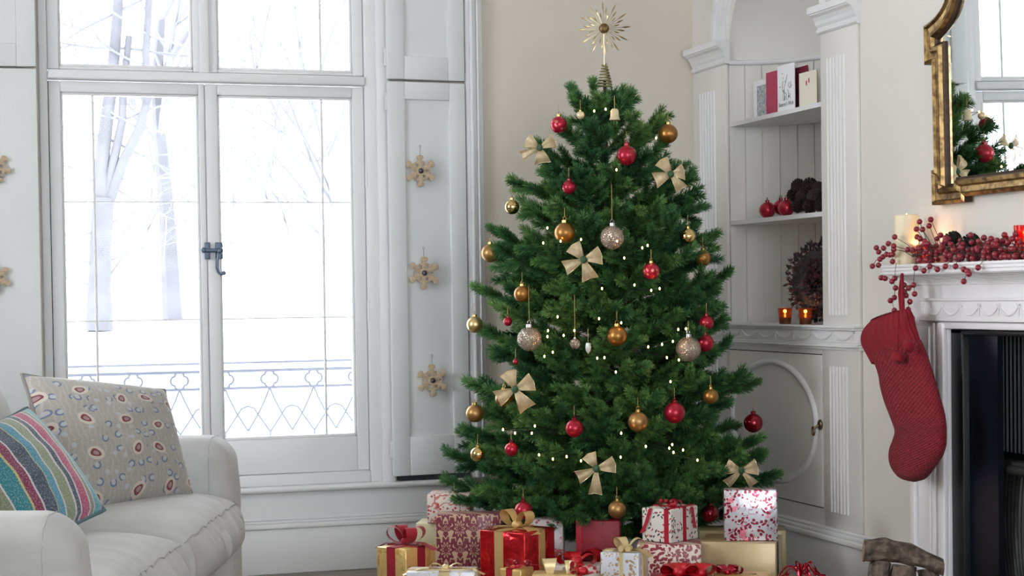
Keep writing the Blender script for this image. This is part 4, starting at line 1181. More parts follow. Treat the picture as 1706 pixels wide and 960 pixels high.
def loop_bow(t, c, size, wd, m, angs, tails=(), tilt=.55, knot=True):
    """ribbon loops rising round c (local), tails lying outwards"""
    c = Vector(c)
    for k, an in enumerate(angs):
        a = math.radians(an); u = Vector((math.cos(a), math.sin(a), 0)); tv = Vector((-math.sin(a), math.cos(a), 0))
        e = tilt; ax1 = u*math.cos(e)+Vector((0, 0, math.sin(e))); up = -u*math.sin(e)+Vector((0, 0, math.cos(e)))
        pts, ws = [], []
        for i in range(17):
            q = i/16*2*PI; rr = (1-math.cos(q))/2
            pts.append(c+ax1*(size*rr)+up*(size*.34*math.sin(q)*math.sin(q/2)))
            ws.append(tv*(wd*(.45+.55*rr)))
        MB().strip(pts, ws).build('bow_loop', m, t)
    for an, ln, dz in tails:
        a = math.radians(an); u = Vector((math.cos(a), math.sin(a), 0)); tv = Vector((-math.sin(a), math.cos(a), 0))
        pts = [c+u*(ln*i/10)+Vector((0, 0, dz*(i/10)**2+.012*math.sin(PI*i/10)-.004*(i/10))) for i in range(11)]
        MB().strip(pts, [tv*(wd*(.5+.5*i/10)) for i in range(11)]).build('bow_tail', m, t)
    if knot: MB().sphere(c+Vector((0, 0, wd*.25)), wd*.45, 12, 0, (1, 1, .8)).build('bow_knot', m, t)
random.seed(3)
# gold foil box with red velvet ribbon
P_goldfoil = paper('gold_foil_paper', rgb(226, 192, 122), [('blot', rgb(206, 166, 92), 28, .58)], .34, .4, (45, .5, .01))
g = gift_at('gold foil present with a red velvet ribbon at the far left', 624, 676, 723, 916, 6.15, None, 38, P_goldfoil)
band_x(g, .5, .038, REDV); band_y(g, .5, .038, REDV)
loop_bow(g, (-g['w']*.5, g['d']*.5, g['h']+.004), .085, .042, REDV, (150, 330, 25, 215), ((190, .12, -.015), (10, .12, -.01)), .75)
# white box with cream gold ribbon
P_white = paper('white_pearl_paper', rgb(214, 216, 224), [('vein', rgb(196, 186, 160), 30, .02)], .35, .1)
g = gift_at('flat white present with a cream gold ribbon in front of the damask box', 676, 792, 799, 953, 5.72, None, 4, P_white)
band_x(g, .45, .035, CREAMR); band_y(g, .45, .03, CREAMR)
loop_bow(g, (-g['w']*.45, g['d']*.45, g['h']), .055, .03, CREAMR, (170, 10), ((190, .14, -.01), (-8, .13, -.01)), .15)
# cream tall box behind
P_cream = paper('cream_green_paper', rgb(222, 214, 178), [], .4, .15)
g = gift_at('plain pale cream present behind the gold one', 692, 768, 776, 872, 6.78, None, 6, P_cream)
top_cream = g.location.z+g['h']
# white box with red berries on top of it
P_berry = paper('red_berry_paper', rgb(226, 216, 206), [('vein', rgb(196, 120, 110), 14, .012), ('dots', rgb(196, 58, 62), 60, .30, 1.0), ('dots', rgb(168, 84, 84), 45, .22, 1.0, .7)], .5)
g = gift_at('small red berry patterned present stacked on the pale cream one', 711, 782, 790, 824, 6.76, None, 5, P_berry, base=top_cream+.001)
# damask
P_dam = paper('burgundy_damask_paper', rgb(196, 164, 138), [('damask', rgb(112, 26, 54), .052)], .5)
g = gift_at('large burgundy and tan damask patterned present', 726, 836, 842, 857, 6.50, None, 3, P_dam)
# red foil with gold ribbon
P_redfoil = paper('red_foil_paper', rgb(200, 26, 36), [], .16, .65, (11, .5, .03))
g = gift_at('shiny red foil present tied with a wide gold ribbon and bow', 798, 874, 926, 889, 6.12, None, 34, P_redfoil)
band_x(g, .57, .036, GOLDR); band_y(g, .55, .036, GOLDR)
loop_bow(g, (-g['w']*.5, g['d']*.5, g['h']+.003), .085, .045, GOLDR, (165, 345), ((200, .12, -.02), (-20, .11, -.01)), .7)
# dark red box behind
P_dred = paper('dark_red_paper', rgb(138, 10, 36), [], .5, 0, (14, .2, .02), 0)
g = gift_at('dark red present behind, right of the hanging branch', 962, 1033, 1037, 868, 6.42, None, 5, P_dred)
band_x(g, .97, .02, REDS)
loop_bow(g, (-g['w']*.98, -.03, g['h']-.14), .09, .05, REDO, (200, 330, 255, 20), ((265, .10, -.05),), .3)
# white sparse red pattern
P_sprig = paper('red_sprig_paper', rgb(206, 198, 198), [('dots', rgb(170, 60, 80), 42, .22, 1.0), ('vein', rgb(190, 150, 150), 18, .01)], .5)
g = gift_at('white present with red sprigs wedged behind the red foil one', 880, 938, 944, 866, 6.50, None, 5, P_sprig)
# white patterned with red ribbon
P_grey = paper('grey_floral_paper', rgb(204, 196, 186), [('dots', rgb(150, 130, 122), 48, .30, 1.0), ('dots', rgb(166, 74, 84), 34, .18, 1.0, .4)], .5)
g = gift_at('low pale floral present with a red organza bow before the dark red one', 910, 1000, 1006, 944, 6.00, None, 6, P_grey)
band_x(g, .45, .04, REDO)
loop_bow(g, (-g['w']*.45, g['d']*.40, g['h']), .07, .045, REDO, (160, 20, 100), ((-70, .06, -.02),), .35)
# small gold box, red ribbon
P_gold2 = paper('plain_gold_paper', rgb(204, 172, 104), [], .35, .5)
g = gift_at('small plain gold present with a narrow red ribbon and red beads', 832, 868, 890, 950, 5.80, None, 30, P_gold2)
band_x(g, .55, .022, REDS)
loop_bow(g, (-g['w']*.4, g['d']*.4, g['h']), .05, .02, REDS, (170, 20), ((30, .10, .0),), .4)
for k in (0, 1): MB().sphere((-g['w']*(.25-.5*k)-.02, g['d']*.45, g['h']+.016), .0105, 12).build('red_bead', BMAT['sred'], g)
# gold looped ribbon box beside
P_tan = paper('tan_gold_paper', rgb(206, 176, 120), [], .4, .3)
g = gift_at('tan present with two tall gold ribbon loops at the bottom edge', 886, 960, 966, 958, 5.74, None, 5, P_tan)
loop_bow(g, (-g['w']*.60, g['d']*.3, g['h']), .050, .05, CREAMR, (100,), (), 1.2, False)
loop_bow(g, (-g['w']*.20, g['d']*.3, g['h']), .045, .02, CREAMR, (95, 20), (), 1.1, False)
loop_bow(g, (.02, g['d']*.4, g['h']-.004), .045, .04, REDO, (20, 170), ((200, .05, 0),), .5)
# silver white box, gold flowers, gold bow
P_silver = paper('silver_white_paper', rgb(206, 210, 220), [('pair', rgb(166, 136, 98), 22, .13, .08, .9, .6, .2), ('pair', rgb(184, 160, 128), 34, .12, .08, 1.0, .4, .7)], .38, .15)
g = gift_at('silver white present with gold flowers and a cream gold bow', 1001, 1064, 1084, 923, 5.80, None, 22, P_silver)
band_y(g, .5, .034, CREAMR); band_x(g, .45, .012, CREAMR)
loop_bow(g, (-g['w']*.40, g['d']*.4, g['h']+.002), .062, .040, CREAMR, (140, 30), ((185, .05, 0), (-10, .09, -.01)), .6, False)
for k in (0, 1): MB().tube([(-g['w']*.40-.012+.024*k, g['d']*.1, g['h']+.012), (-g['w']*.40-.010+.022*k, g['d']*.35, g['h']+.014)], .010, 10).build('ribbon_roll', CREAMR, g)
# leaf patterned box and holly box on it
P_leaf = paper('red_leaf_paper', rgb(222, 204, 190), [('leaves', rgb(132, 16, 44), 46, .46, .24, 1.0, .9, .1), ('leaves', rgb(142, 24, 50), 40, .40, .20, 1.0, .9, .6)], .5)
g = gift_at('white present with dark red leaf pattern under the holly box', 1062, 1168, 1177, 908, 6.08, None, 6, P_leaf)
top_leaf = g.location.z+g['h']
P_holly = paper('holly_sprig_paper', rgb(218, 214, 208), [('leaves', rgb(44, 54, 52), 50, .34, .15, 1.0, .7, .1), ('leaves', rgb(176, 66, 72), 46, .28, .12, 1.0, .35, .55)], .45)
g = gift_at('white holly leaf patterned present with red ribbons stacked on the red leaf box', 1072, 1118, 1169, 850, 6.11, None, 40, P_holly, base=top_leaf+.001)
band_x(g, .16, .018, REDS); band_y(g, .48, .017, REDS)
for x0_, dx_ in ((-.92, -.035), ): MB().strip([(g['w']*x0_+.03, -.004, g['h']), (g['w']*x0_+.015, -.006, g['h']*.6), (g['w']*x0_+.03+dx_, -.008, g['h']*.25)], Vector((.017, 0, .004))).build('ribbon_end', REDS, g)
MB().strip([(.003, g['d']*.74, g['h']), (.008, g['d']*.76, g['h']*.7), (.006, g['d']*.82, g['h']*.35)], Vector((0, .016, .003))).build('ribbon_end', REDS, g)
loop_bow(g, (-g['w']*.45, g['d']*.45, g['h']), .045, .022, REDS, (100, 200, 320, 20), (), .4)
for k in range(3): MB().sphere((-g['w']*.45-.02+.022*k, g['d']*.30, g['h']+.022), .009, 10).build('red_bead', BMAT['sred'], g)
MB().strip([(-g['w']*.14+.002, -.006, .0), (-g['w']*.14+.012, -.012, -.03), (-g['w']*.14+.018, -.016, -.085)], Vector((.016, 0, 0))).build('ribbon_end', REDS, g)
# cream gold long box with flowered box on top, olive box behind
P_cgold = paper('champagne_paper', rgb(186, 166, 128), [], .38, .35)
g = gift_at('long champagne gold present under the pink flowered box', 1168, 1293, 1318, 905, 6.10, None, 14, P_cgold)
top_cg = g.location.z+g['h']
MB().box(.0005, .004, g['d']*.14, g['d']*.22, .0, g['h']).build('dark_ribbon', m_dark, g)
P_olive = paper('olive_gold_paper', rgb(150, 136, 98), [], .45, .25)
g = gift_at('olive gold present standing behind the champagne one', 1166, 1310, 1318, 884, 6.48, None, 5, P_olive)
P_pink = paper('pink_flower_foil', rgb(206, 208, 216), [('blot', rgb(238, 140, 166), 22, .60), ('pair', rgb(146, 26, 60), 27, .15, .10, 1.0, .75, .2), ('vein', rgb(160, 60, 84), 16, .004), ('dots', rgb(160, 34, 70), 62, .25, 1.0, .8)], .2, .4, (10, .25, .02))
g = gift_at('silvery present with pink and red flowers topmost on the champagne box', 1207, 1295, 1299, 816, 6.14, None, 4, P_pink, base=top_cg+.001)
# low boxes with red bows along the bottom edge
g = gift_at('low present with a large red organza bow below the red leaf box', 1084, 1180, 1186, 962, 5.80, None, 5, P_dred)
loop_bow(g, (-g['w']*.5, g['d']*.3, g['h']), .065, .05, REDO, (170, 10, 130, 50, 90), ((200, .10, -.01), (-20, .10, -.01)), .45)
loop_bow(g, (-g['w']*.12, g['d']*.35, g['h']), .055, .04, REDO, (20, 150, 90), (), .6)
g = gift_at('low gold present with a metallic dark red ribbon bow', 1188, 1288, 1294, 960, 5.82, None, 5, P_gold2)
loop_bow(g, (-g['w']*.75, g['d']*.4, g['h']), .055, .03, REDM, (170, 15, 60, 120), ((5, .11, 0),), .35)
def curly(t, c, r, m, n_=16, seed=1):
    rd = random.Random(seed); mb = MB(); c = Vector(c)
    for k in range(n_):
        a = rd.uniform(0, 2*PI); ln = r*rd.uniform(.6, 1.25); u = Vector((math.cos(a), math.sin(a)*.7, 0)); h = rd.uniform(.3, 1.0)*r*.7
        tw = rd.uniform(-1, 1); pts, ws = [], []
        for i in range(15):
            q = i/14; pts.append(c+u*(ln*q)+Vector((.3*r*tw*math.sin(q*4)*q, 0, h*math.sin(PI*min(1, q*1.15))+.004))); b = q*5+k
            ws.append(Vector((.006*math.cos(b), .004, .006*math.sin(b))))
        mb.strip(pts, ws)
    o = mb.build('curled_ribbon', m, t); o['kind'] = 'stuff'; return o
g = gift_at('low olive present with curled metallic red ribbon at the far right', 1300, 1372, 1378, 965, 5.86, None, 5, P_olive)
curly(g, (-g['w']*.5, g['d']*.4, g['h']), .068, REDM, 26)

# ---------------------------------------------------------------- greeting cards on the top shelf
SH1, SH2 = 1.878, 1.457
CX0 = XR+.035
def card(label, p0, p1, top, m_front, m_back, depth=.04, xo=0.0, hgt=None):
    """p0/p1 pixel columns of the front leaf (far, near)"""
    x = CX0+xo
    a = ax(p0, 180, x); b = ax(p1, 180, x); ztop = ax((p0+p1)/2, top, x).z
    h = ztop-SH1
    t = thing('greeting_card', label, 'card', (x, (a.y+b.y)/2, SH1), 0, 'greeting cards on the upper niche shelf')
    hw = (a.y-b.y)/2
    MB().box(-.0008, .0008, -hw, hw, 0, h).build('card_front', m_front, t)
    # rear leaf folds back from the near edge
    mb = MB(); ang = .5
    def q(s, z): return Vector((.0008+s*2*hw*math.sin(ang), -hw+s*2*hw*math.cos(ang), z))
    mb.add([q(0, 0), q(1, 0), q(1, h), q(0, h), q(0, 0)+Vector((.001, -.001, 0)), q(1, 0)+Vector((.001, -.001, 0)), q(1, h)+Vector((.001, -.001, 0)), q(0, h)+Vector((.001, -.001, 0))], [(0, 1, 2, 3), (7, 6, 5, 4), (0, 4, 5, 1), (1, 5, 6, 2), (2, 6, 7, 3), (3, 7, 4, 0)])
    mb.build('card_back', m_back, t)
    return t, hw, h
mcw = mat('white_card', rgb(236, 236, 240), .6); mcp = mat('pink_card', rgb(190, 52, 96), .5, noise=(25, .15)); mcb = mat('burgundy_card', rgb(112, 12, 44), .5)
mcc = mat('cream_card', rgb(228, 222, 208), .6); mct = mat('tan_card_inside', rgb(176, 158, 136), .6)
m_ink = mat('dark_ink', rgb(70, 66, 74), .6); m_inkr = mat('red_ink', rgb(186, 44, 66), .5)
m_photo = mat('printed_winter_photo', rgb(128, 142, 150), .4, noise=(70, .6, rgb(206, 200, 202)))
t, hw, h = card('white photo card furthest left on the upper niche shelf', 1256, 1279, 133, mcw, mcw, xo=.06)
MB().box(-.0014, -.0008, -hw*.98, hw*.50, h*.12, h*.86).build('printed_photo', m_photo, t)
card('pink greeting card between the photo card and the white drawn card', 1277, 1298, 119, mcp, mcp, xo=.02)
t, hw, h = card('tall white card with an ink drawing and lettering', 1296, 1324, 107, mcw, mcw, xo=.0)
mb = MB()
def ink(pts, r=.0010): mb.tube([(-.0012, (.5-u)*2*hw, v*h) for u, v in pts], r, 4)
for pts in (((.42, .24), (.44, .40), (.40, .52), (.50, .62), (.56, .72), (.60, .78)), ((.36, .24), (.34, .36), (.40, .42), (.52, .38), (.54, .24)), ((.36, .40), (.30, .50), (.30, .60), (.34, .66)), ((.64, .54), (.74, .48), (.86, .54)), ((.64, .54), (.70, .60)), ((.78, .50), (.80, .62)), ((.44, .24), (.46, .34)), ((.62, .24), (.66, .36), (.74, .36), (.76, .26)), ((.66, .36), (.62, .46)), ((.28, .84), (.32, .80)), ((.34, .70), (.37, .74)), ((.14, .53), (.19, .56)), ((.50, .62), (.44, .66))): ink(pts)
mb.sphere((-.0012, (.5-.68)*2*hw, .31*h), .004, 8, 0, (.2, 1, 1.2)); mb.sphere((-.0012, (.5-.36)*2*hw, .45*h), .003, 8, 0, (.2, 1, 1.6)); mb.sphere((-.0012, (.5-.15)*2*hw, .545*h), .0025, 8, 0, (.2, 1, 1))
mb.build('ink_drawing', m_ink, t)
def write(txt, par, loc, rot, size, m, name='lettering'):
    cu = bpy.data.curves.new(name, 'FONT'); cu.body = txt; cu.size = size; cu.align_x = 'CENTER'; cu.extrude = .0002; cu.shear = .25
    tmp = bpy.data.objects.new(name, cu); COL.objects.link(tmp)
    dg = bpy.context.evaluated_depsgraph_get(); me = bpy.data.meshes.new_from_object(tmp.evaluated_get(dg))
    bpy.data.objects.remove(tmp); me.materials.clear(); me.materials.append(m)
    o = bpy.data.objects.new(name, me); COL.objects.link(o); o.parent = par; o.location = loc; o.rotation_euler = rot; return o
write("Season's Wish", t, (-.0013, 0, h*.125), (PI/2, 0, -PI/2), hw*2*.155, m_ink)
card('burgundy card behind the white drawn card and the cream card', 1324, 1346, 111, mcb, mcb, xo=.03)
t, hw, h = card('cream card with two small red leaves furthest right on the shelf', 1332, 1361, 119, mcc, mct, xo=-.004)
mb = MB()
for u, v, r in ((.43, .68, -.5), (.57, .74, .5)):
    mb.sphere((-.001, (.5-u)*2*hw, v*h), .011, 10, 0, (.06, .5, 1.0))
mb.build('leaf_print', m_inkr, t)

# ---------------------------------------------------------------- red baubles and pine cones on the middle shelf
def shelf_ball(px, py, r_px, label, x):
    p = ax(px, py, x); r = r_px/F_PX*(p-CAM).length
    return bauble(0, 0, r, 'red', label, group='red baubles on the lower niche shelf', at_=(p.x, p.y, SH2+r)), r
shelf_ball(1278.5, 348, 13.5, 'red bauble furthest left on the lower niche shelf', XR+.05)
shelf_ball(1310, 344, 13.5, 'red bauble in front on the lower niche shelf beside the pine cones', XR+.045)
q = ax(1300, 331, XR+.11); bauble(0, 0, .032, 'red', 'red bauble lying behind the two front ones on the lower niche shelf', group='red baubles on the lower niche shelf', at_=(XR+.112, q.y, SH2+.046))
m_cone = mat('dark_brown_cone', rgb(62, 46, 42), .75, noise=(60, .5))
m_gcone = mat('dark_green_cone', rgb(34, 40, 34), .6, noise=(60, .4))
def cone_mesh(R, Hh, n_=70, seed=1):
    mb = MB(); rd = random.Random(seed)
    mb.lathe([(.001, -Hh*.48), (R*.45, -Hh*.3), (R*.5, 0), (R*.3, Hh*.3), (.001, Hh*.45)], 10)
    for i in range(n_):
        q = (i+.5)/n_; a = i*2.39996; z = Hh*(-.46+.92*q); rad = R*math.sin(PI*min(1, .14+.80*q))**.7
        u = Vector((math.cos(a), math.sin(a), 0)); w = Vector((-math.sin(a), math.cos(a), 0)); up = Vector((0, 0, 1))
        p0 = u*(rad*.45)+up*(z-.004); p1 = u*rad+up*(z+R*.18); hw = R*.24*(.7+.3*math.sin(PI*q))
        vs = [p0-w*hw*.5, p0+w*hw*.5, p1+w*hw, p1-w*hw, p1+u*(R*.06)+up*(R*.10), p1-w*hw*.9-up*R*.08, p1+w*hw*.9-up*R*.08, p0-up*R*.08]
        mb.add(vs, [(0, 1, 2, 3), (3, 2, 4), (3, 5, 6, 2), (5, 7, 6), (0, 3, 5, 7), (1, 7, 6, 2)])
    return mb
cone_cache = {}
def pine_cone(p, R, label, rot, group=None, m=None, parent=None):
    key = m.name if m else 'b'
    if key not in cone_cache: cone_cache[key] = cone_mesh(1.0, 1.9).build('pine_cone', m or m_cone)
    else:
        o = cone_cache[key].copy(); COL.objects.link(o); o.parent = None
        cone_cache[key] = o
    o = cone_cache[key]; o.scale = (R, R, R); o.location = p; o.rotation_euler = rot
    if parent is not None: o.parent = parent; o.location = Vector(p)-parent.location
    else: tag(o, label, 'pine cone', group)
    return o
GC = 'pine cones piled on the lower niche shelf'
for px, py, x, r, lab in ((1330, 344, .060, 12, 'bottom pine cone nearest the red baubles on the shelf'), (1350, 345, .055, 12, 'bottom pine cone second from the baubles on the shelf'), (1368, 344, .060, 12, 'bottom pine cone beside the niche edge'),
                          (1338, 328, .085, 12, 'middle pine cone above the first bottom one'), (1357, 328, .075, 12.5, 'middle pine cone nearest the niche edge'), (1330, 311, .115, 12, 'top left pine cone of the pile'), (1348, 309, .105, 12.5, 'top centre pine cone of the pile'), (1365, 315, .095, 12, 'top right pine cone of the pile'), (1322, 326, .12, 11, 'pine cone at the back left of the pile')):
    p = ax(px, py, XR+x); rr = r/F_PX*(p-CAM).length
    p.z = max(p.z, SH2+rr*.98)
    pine_cone(p, rr, lab, (random.uniform(-1.2, 1.2), random.uniform(-1.5, 0), random.uniform(0, 6)), GC)

# ---------------------------------------------------------------- wreath and votives on the ledge
m_wl = mat('dark_wreath_leaf', rgb(62, 56, 60), .6, noise=(30, .4)); m_wb = mat('dark_wine_berry', rgb(88, 30, 44), .4)
wreath = thing('berry_wreath', 'dark leaf and wine berry wreath leaning in the niche', 'wreath', (XR+.055, 6.265, LEDGE), math.radians(24))
WRo, WRi = .165, .022
zc = LEDGE+WRo
Rm, rm = (WRo+WRi)/2, (WRo-WRi)/2
MB().tube([(.02, Rm*math.cos(2*PI*i/40), WRo+Rm*math.sin(2*PI*i/40)) for i in range(40)], rm*.62, 8, closed=True).build('wreath_ring', m_wl, wreath)
rd = random.Random(9); mb = MB(); mb2 = MB()
for i in range(1700):
    a = rd.uniform(0, 2*PI); b = rd.uniform(0, 2*PI); rr = rm*rd.uniform(.55, .95)
    o = Vector((math.sin(b)*rr*.75+.02, (Rm+math.cos(b)*rr)*math.cos(a), WRo+(Rm+math.cos(b)*rr)*math.sin(a)))
    dr = Vector((math.sin(b)*.6+rd.uniform(-.5, .5), math.cos(a)*math.cos(b)+rd.uniform(-.8, .8), math.sin(a)*math.cos(b)+rd.uniform(-.8, .8))).normalized()
    sd = dr.cross(Vector((rd.uniform(-1, 1), rd.uniform(-1, 1), rd.uniform(-1, 1)))).normalized()
    l = rd.uniform(.016, .030)
    if o.z+dr.z*l < .002: continue
    mb.add([o, o+dr*l*.5+sd*l*.22, o+dr*l, o+dr*l*.5-sd*l*.22], [(0, 1, 2, 3)])
    if i % 3 == 0: mb2.sphere(o+dr*rd.uniform(.004, .014), rd.uniform(.004, .006), 6)
o = mb.build('leaves', m_wl, wreath); o['kind'] = 'stuff'
o = mb2.build('berries', m_wb, wreath); o['kind'] = 'stuff'
m_amber = mat('amber_glass', rgb(150, 84, 44), .18, 0, trans=.75)
m_flame = mat('candle_flame', rgb(255, 200, 110), .5, emit=((1, .50, .14, 1), 14.0))
m_wax = mat('tea_wax', rgb(235, 215, 180), .5)
def votive(p, r, h, label, m, lamp=.12):
    t = thing('votive_candle', label, 'candle', p)
    MB().lathe([(.001, 0), (r*.80, 0), (r, h), (r*.92, h), (r*.74, .006), (.001, .006)], 24).build('glass_cup', m, t)
    MB().lathe([(.001, .007), (r*.68, .007), (r*.72, h*.40), (.001, h*.40)], 18).build('wax', m_wax, t)
    MB().lathe([(.0008, h*.42), (.0042, h*.50), (.0036, h*.58), (.0004, h*.72)], 10).build('flame', m_flame, t)
    l = bpy.data.lights.new('candle_light', 'POINT'); l.energy = lamp; l.color = (1, .55, .22); l.shadow_soft_size = .006
    lo = bpy.data.objects.new('candle_light', l); COL.objects.link(lo); lo.parent = t; lo.location = (0, 0, h*.8)
    return t
for px, lab in ((1308, 'amber glass votive candle furthest left on the niche ledge'), (1342, 'amber glass votive candle right in front of the wreath')):
    p = ax(px, 537, XR-.012); votive((p.x, p.y, LEDGE+.0005), .029, .064, lab, m_amber)

# ---------------------------------------------------------------- mantel: pillar candle, votives, berry garland
MZ = 1.2365
m_ivory = mat('ivory_wax', rgb(238, 226, 196), .45, sss=.35)
p = ax(1511, 441, XR-.10); pr = 20/F_PX*(p-CAM).length; ph = 81/F_PX*(p-CAM).length
can = thing('pillar_candle', 'tall ivory pillar candle at the end of the mantel shelf', 'candle', (p.x, p.y, MZ))
MB().lathe([(.001, 0), (pr-.002, 0), (pr, .002), (pr, ph-.003), (pr-.004, ph), (pr*.75, ph-.004), (pr*.4, ph-.010), (.001, ph-.010)], 36).build('wax_body', m_ivory, can)
MB().tube([(0, 0, ph-.011), (.001, 0, ph-.003)], .0012, 5).build('wick', m_dark, can)
MB().lathe([(.0006, ph-.004), (.0030, ph+.000), (.0005, ph+.004)], 8).build('flame', m_flame, can)
m_redglass = mat('red_glass', rgb(200, 40, 30), .12, 0, trans=.8)
p = ax(1543, 440, XR-.07); votive((p.x, p.y, MZ), .030, .060, 'red glass votive buried in berries beside the pillar candle', m_redglass, .25)
p = ax(1708, 438, XR-.09); votive((p.x, p.y, MZ), .034, .105, 'red glass votive at the right picture edge on the mantel', m_redglass, .35)
m_gb = mat('deep_red_berry', rgb(140, 16, 40), .32, noise=(200, .25), coat=.3)
m_stem = mat('brown_stem', rgb(70, 52, 46), .7)
gar = thing('berry_garland', 'red berry garland with pine cones along the mantel shelf', 'garland', (XR-.1, 4.95, MZ))
rd = random.Random(21); bp_ = []
EX = [(1460,413),(1472,413.5),(1480,406),(1464,420),(1453.5,443.5),(1463.7,442),(1487,436),(1466,432),(1471,428),(1477,424),(1482.5,425),(1487,424),(1489,410),(1489,416),(1490.6,395),(1468,463),(1474.5,464),(1486,469),(1490.6,464),(1492,480),(1490,496),(1483.5,501),(1506,475),(1514,480),(1522,475),(1506.7,486),(1509.4,492.5),(1516,503),(1523.8,490),(1550.7,366),(1548,376.4),(1527,382),(1537,382.5),(1532,369.6),(1512,416),(1520.5,416.6),(1525.5,447),(1539.4,451),(1549,444),(1561.8,449),(1575,444),(1614.3,456.6),(1605.7,469),(1629.6,446),(1673.5,391.5),(1692,390),(1651,398),(1661,401),(1617,392),(1567,392),(1694,436),(1702,441),(1513,516),(1519.5,530),(1520,542),(1523.7,553),(1484,501),(1490,517.5),(1592,444),(1606,449),(1612,452),(1528,395),(1533,398)]
for px, py in EX:
    x = XR-.185 if py > 442 else XR-.165 if px < 1500 else XR-.13
    if 1505 < px < 1524 and 410 < py < 420: x = XR-.165
    bp_.append((ax(px, py, x), .0098))
for k in range(215):     # the dense body of the garland
    px = rd.uniform(1527, 1720); py = rd.gauss(421, 13)
    if py < 396 or py > 441 or (px < 1540 and py < 400): continue
    x = XR-rd.uniform(.045, .16)
    p = ax(px, py, x); p.z = max(p.z, MZ+.011); bp_.append((p, rd.uniform(.0085, .0105)))
for k in range(46):      # further along, beyond the picture
    bp_.append((Vector((XR-rd.uniform(.04, .16), rd.uniform(3.9, 4.65), MZ+rd.uniform(.012, .07))), .0098))
bme = None; mb = MB()
spine = lambda y: Vector((XR-.10, y, MZ+.025))
for p, r in bp_[:298]:
    if bme is None: o = MB().sphere((0, 0, 0), 1.0, 10).build('berry', m_gb, gar); bme = o.data
    else: o = bpy.data.objects.new('berry', bme); COL.objects.link(o); o.parent = gar
    o.scale = (r, r, r); o.location = p-gar.location
    q = spine(min(5.36, max(3.9, p.y-.03+rd.uniform(-.03, .03))))
    if p.z < MZ or p.y > 5.3:
        near = [b for b, _ in bp_[:298] if (b.z > p.z+.004 or b.y < p.y-.012) and .004 < (b-p).length < .055]
        if near: q = min(near, key=lambda b: (b-p).length)
        elif p.z < MZ: q = Vector((XR-.178, min(5.378, p.y), MZ+.006))
    m_ = (p+q)/2+Vector((0, 0, .008))
    mb.tube([q, m_, p], .0011, 4, cap=False)
mb.tube([spine(5.38), spine(5.2)+Vector((0, 0, .01)), spine(4.9), spine(4.5), spine(3.9)], .004, 6)
o = mb.build('stems', m_stem, gar, world=True); o['kind'] = 'stuff'
for px, py, r in ((1587, 402, 15), (1617, 407, 16)):
    p = ax(px, py, XR-.075); pine_cone(p, r/F_PX*(p-CAM).length, None, (.3, -.6, 1), None, m_gcone, gar)

# ---------------------------------------------------------------- knitted stocking
XK = XR-.205
m_knit = mat('red_wool_knit', rgb(132, 6, 30), .95, sheen=.05)
n = NB(m_knit); uvs = n.coord('UV', (44, 58, 1), (0, 0, .6))
br = n.voro(uvs, 1.0, .0); n.bump(br['Distance'], 1.0, .008)
n.base(n.mix(br['Distance'], rgb(112, 4, 24), rgb(146, 8, 36)))
n.b.inputs['Normal'].links[0].from_node.invert = True
m_rib = mat('red_rib_knit', rgb(128, 6, 28), .95, sheen=.05, bump=(260, .4, .003))
Lft = [(1455, 592), (1466, 622), (1470, 645), (1476, 668), (1486, 694), (1493, 713), (1494, 722), (1490, 735), (1485, 748), (1484, 764), (1489, 779), (1500, 792)]
Rgt = [(1531, 566), (1541, 590), (1550, 618), (1557, 640), (1563, 662), (1570, 688), (1573, 708), (1573.5, 722), (1573, 742), (1566, 762), (1552, 782), (1540, 795)]
stk = thing('christmas_stocking', 'red knitted christmas stocking hanging from the mantel end', 'stocking', ax(1500, 470, XK))
def sect(l, r, thick):
    a, b = ax(l[0], l[1], XK), ax(r[0], r[1], XK); return a, b, thick
rows = [sect(l, r, .034) for l, r in zip(Lft, Rgt)]
e = ax(1523, 803, XK); rows.append((ax(1509, 799, XK), ax(1534, 800, XK), .022)); rows.append((e+Vector((0, .004, 0)), e-Vector((0, .004, 0)), .004))
def catmull(rows, v):
    n_ = len(rows)-1; s = v*n_; i = min(n_-1, int(s)); f = s-i
    g = lambda j: rows[min(n_, max(0, j))]
    def c(k):
        p0, p1, p2, p3 = g(i-1)[k], g(i)[k], g(i+1)[k], g(i+2)[k]
        return .5*((2*p1)+(p2-p0)*f+(2*p0-5*p1+4*p2-p3)*f*f+(3*p1-p0-3*p2+p3)*f*f*f)
    return c(0), c(1), c(2)
def skin(u, v):
    a, b, th = catmull(rows, v); m_ = (a+b)/2; hw = (a-b)/2; an = 2*PI*u
    return m_+hw*math.cos(an)+Vector((-1, 0, 0))*(abs(th)*math.copysign(abs(math.sin(an))**.8, math.sin(an)))
mb = MB(); mb.grid(skin, 60, 90, 0, True); mb.build('foot_and_leg', m_knit, stk, world=True)
CL = [(1455, 536), (1443, 552), (1440, 572), (1448, 592), (1456, 607)]
CR = [(1512, 515), (1517, 527), (1520, 541), (1526, 556), (1530, 570)]
crow = [(ax(*l, XK), ax(*r, XK), .040) for l, r in zip(CL, CR)]
def cuff(u, v):
    a, b, th = catmull(crow, v); m_ = (a+b)/2; hw = (a-b)/2; an = 2*PI*u; k = 1+.045*math.cos(26*an)
    th = th*(.75+.25*math.sin(PI*min(1, v*1.3)))
    return m_+hw*math.cos(an)*(1+.02*math.cos(26*an))+Vector((-1, 0, 0))*(th*k*math.copysign(abs(math.sin(an))**.8, math.sin(an)))
mb = MB(); mb.grid(cuff, 260, 14)
mb.grid(lambda u, v: (lambda a, b, th: (a+b)/2+((a-b)/2*math.cos(2*PI*u)+Vector((-1, 0, 0))*(th*math.sin(2*PI*u)))*(1-v))(*catmull(crow, 0)), 40, 3)
mb.build('ribbed_cuff', m_rib, stk, world=True)
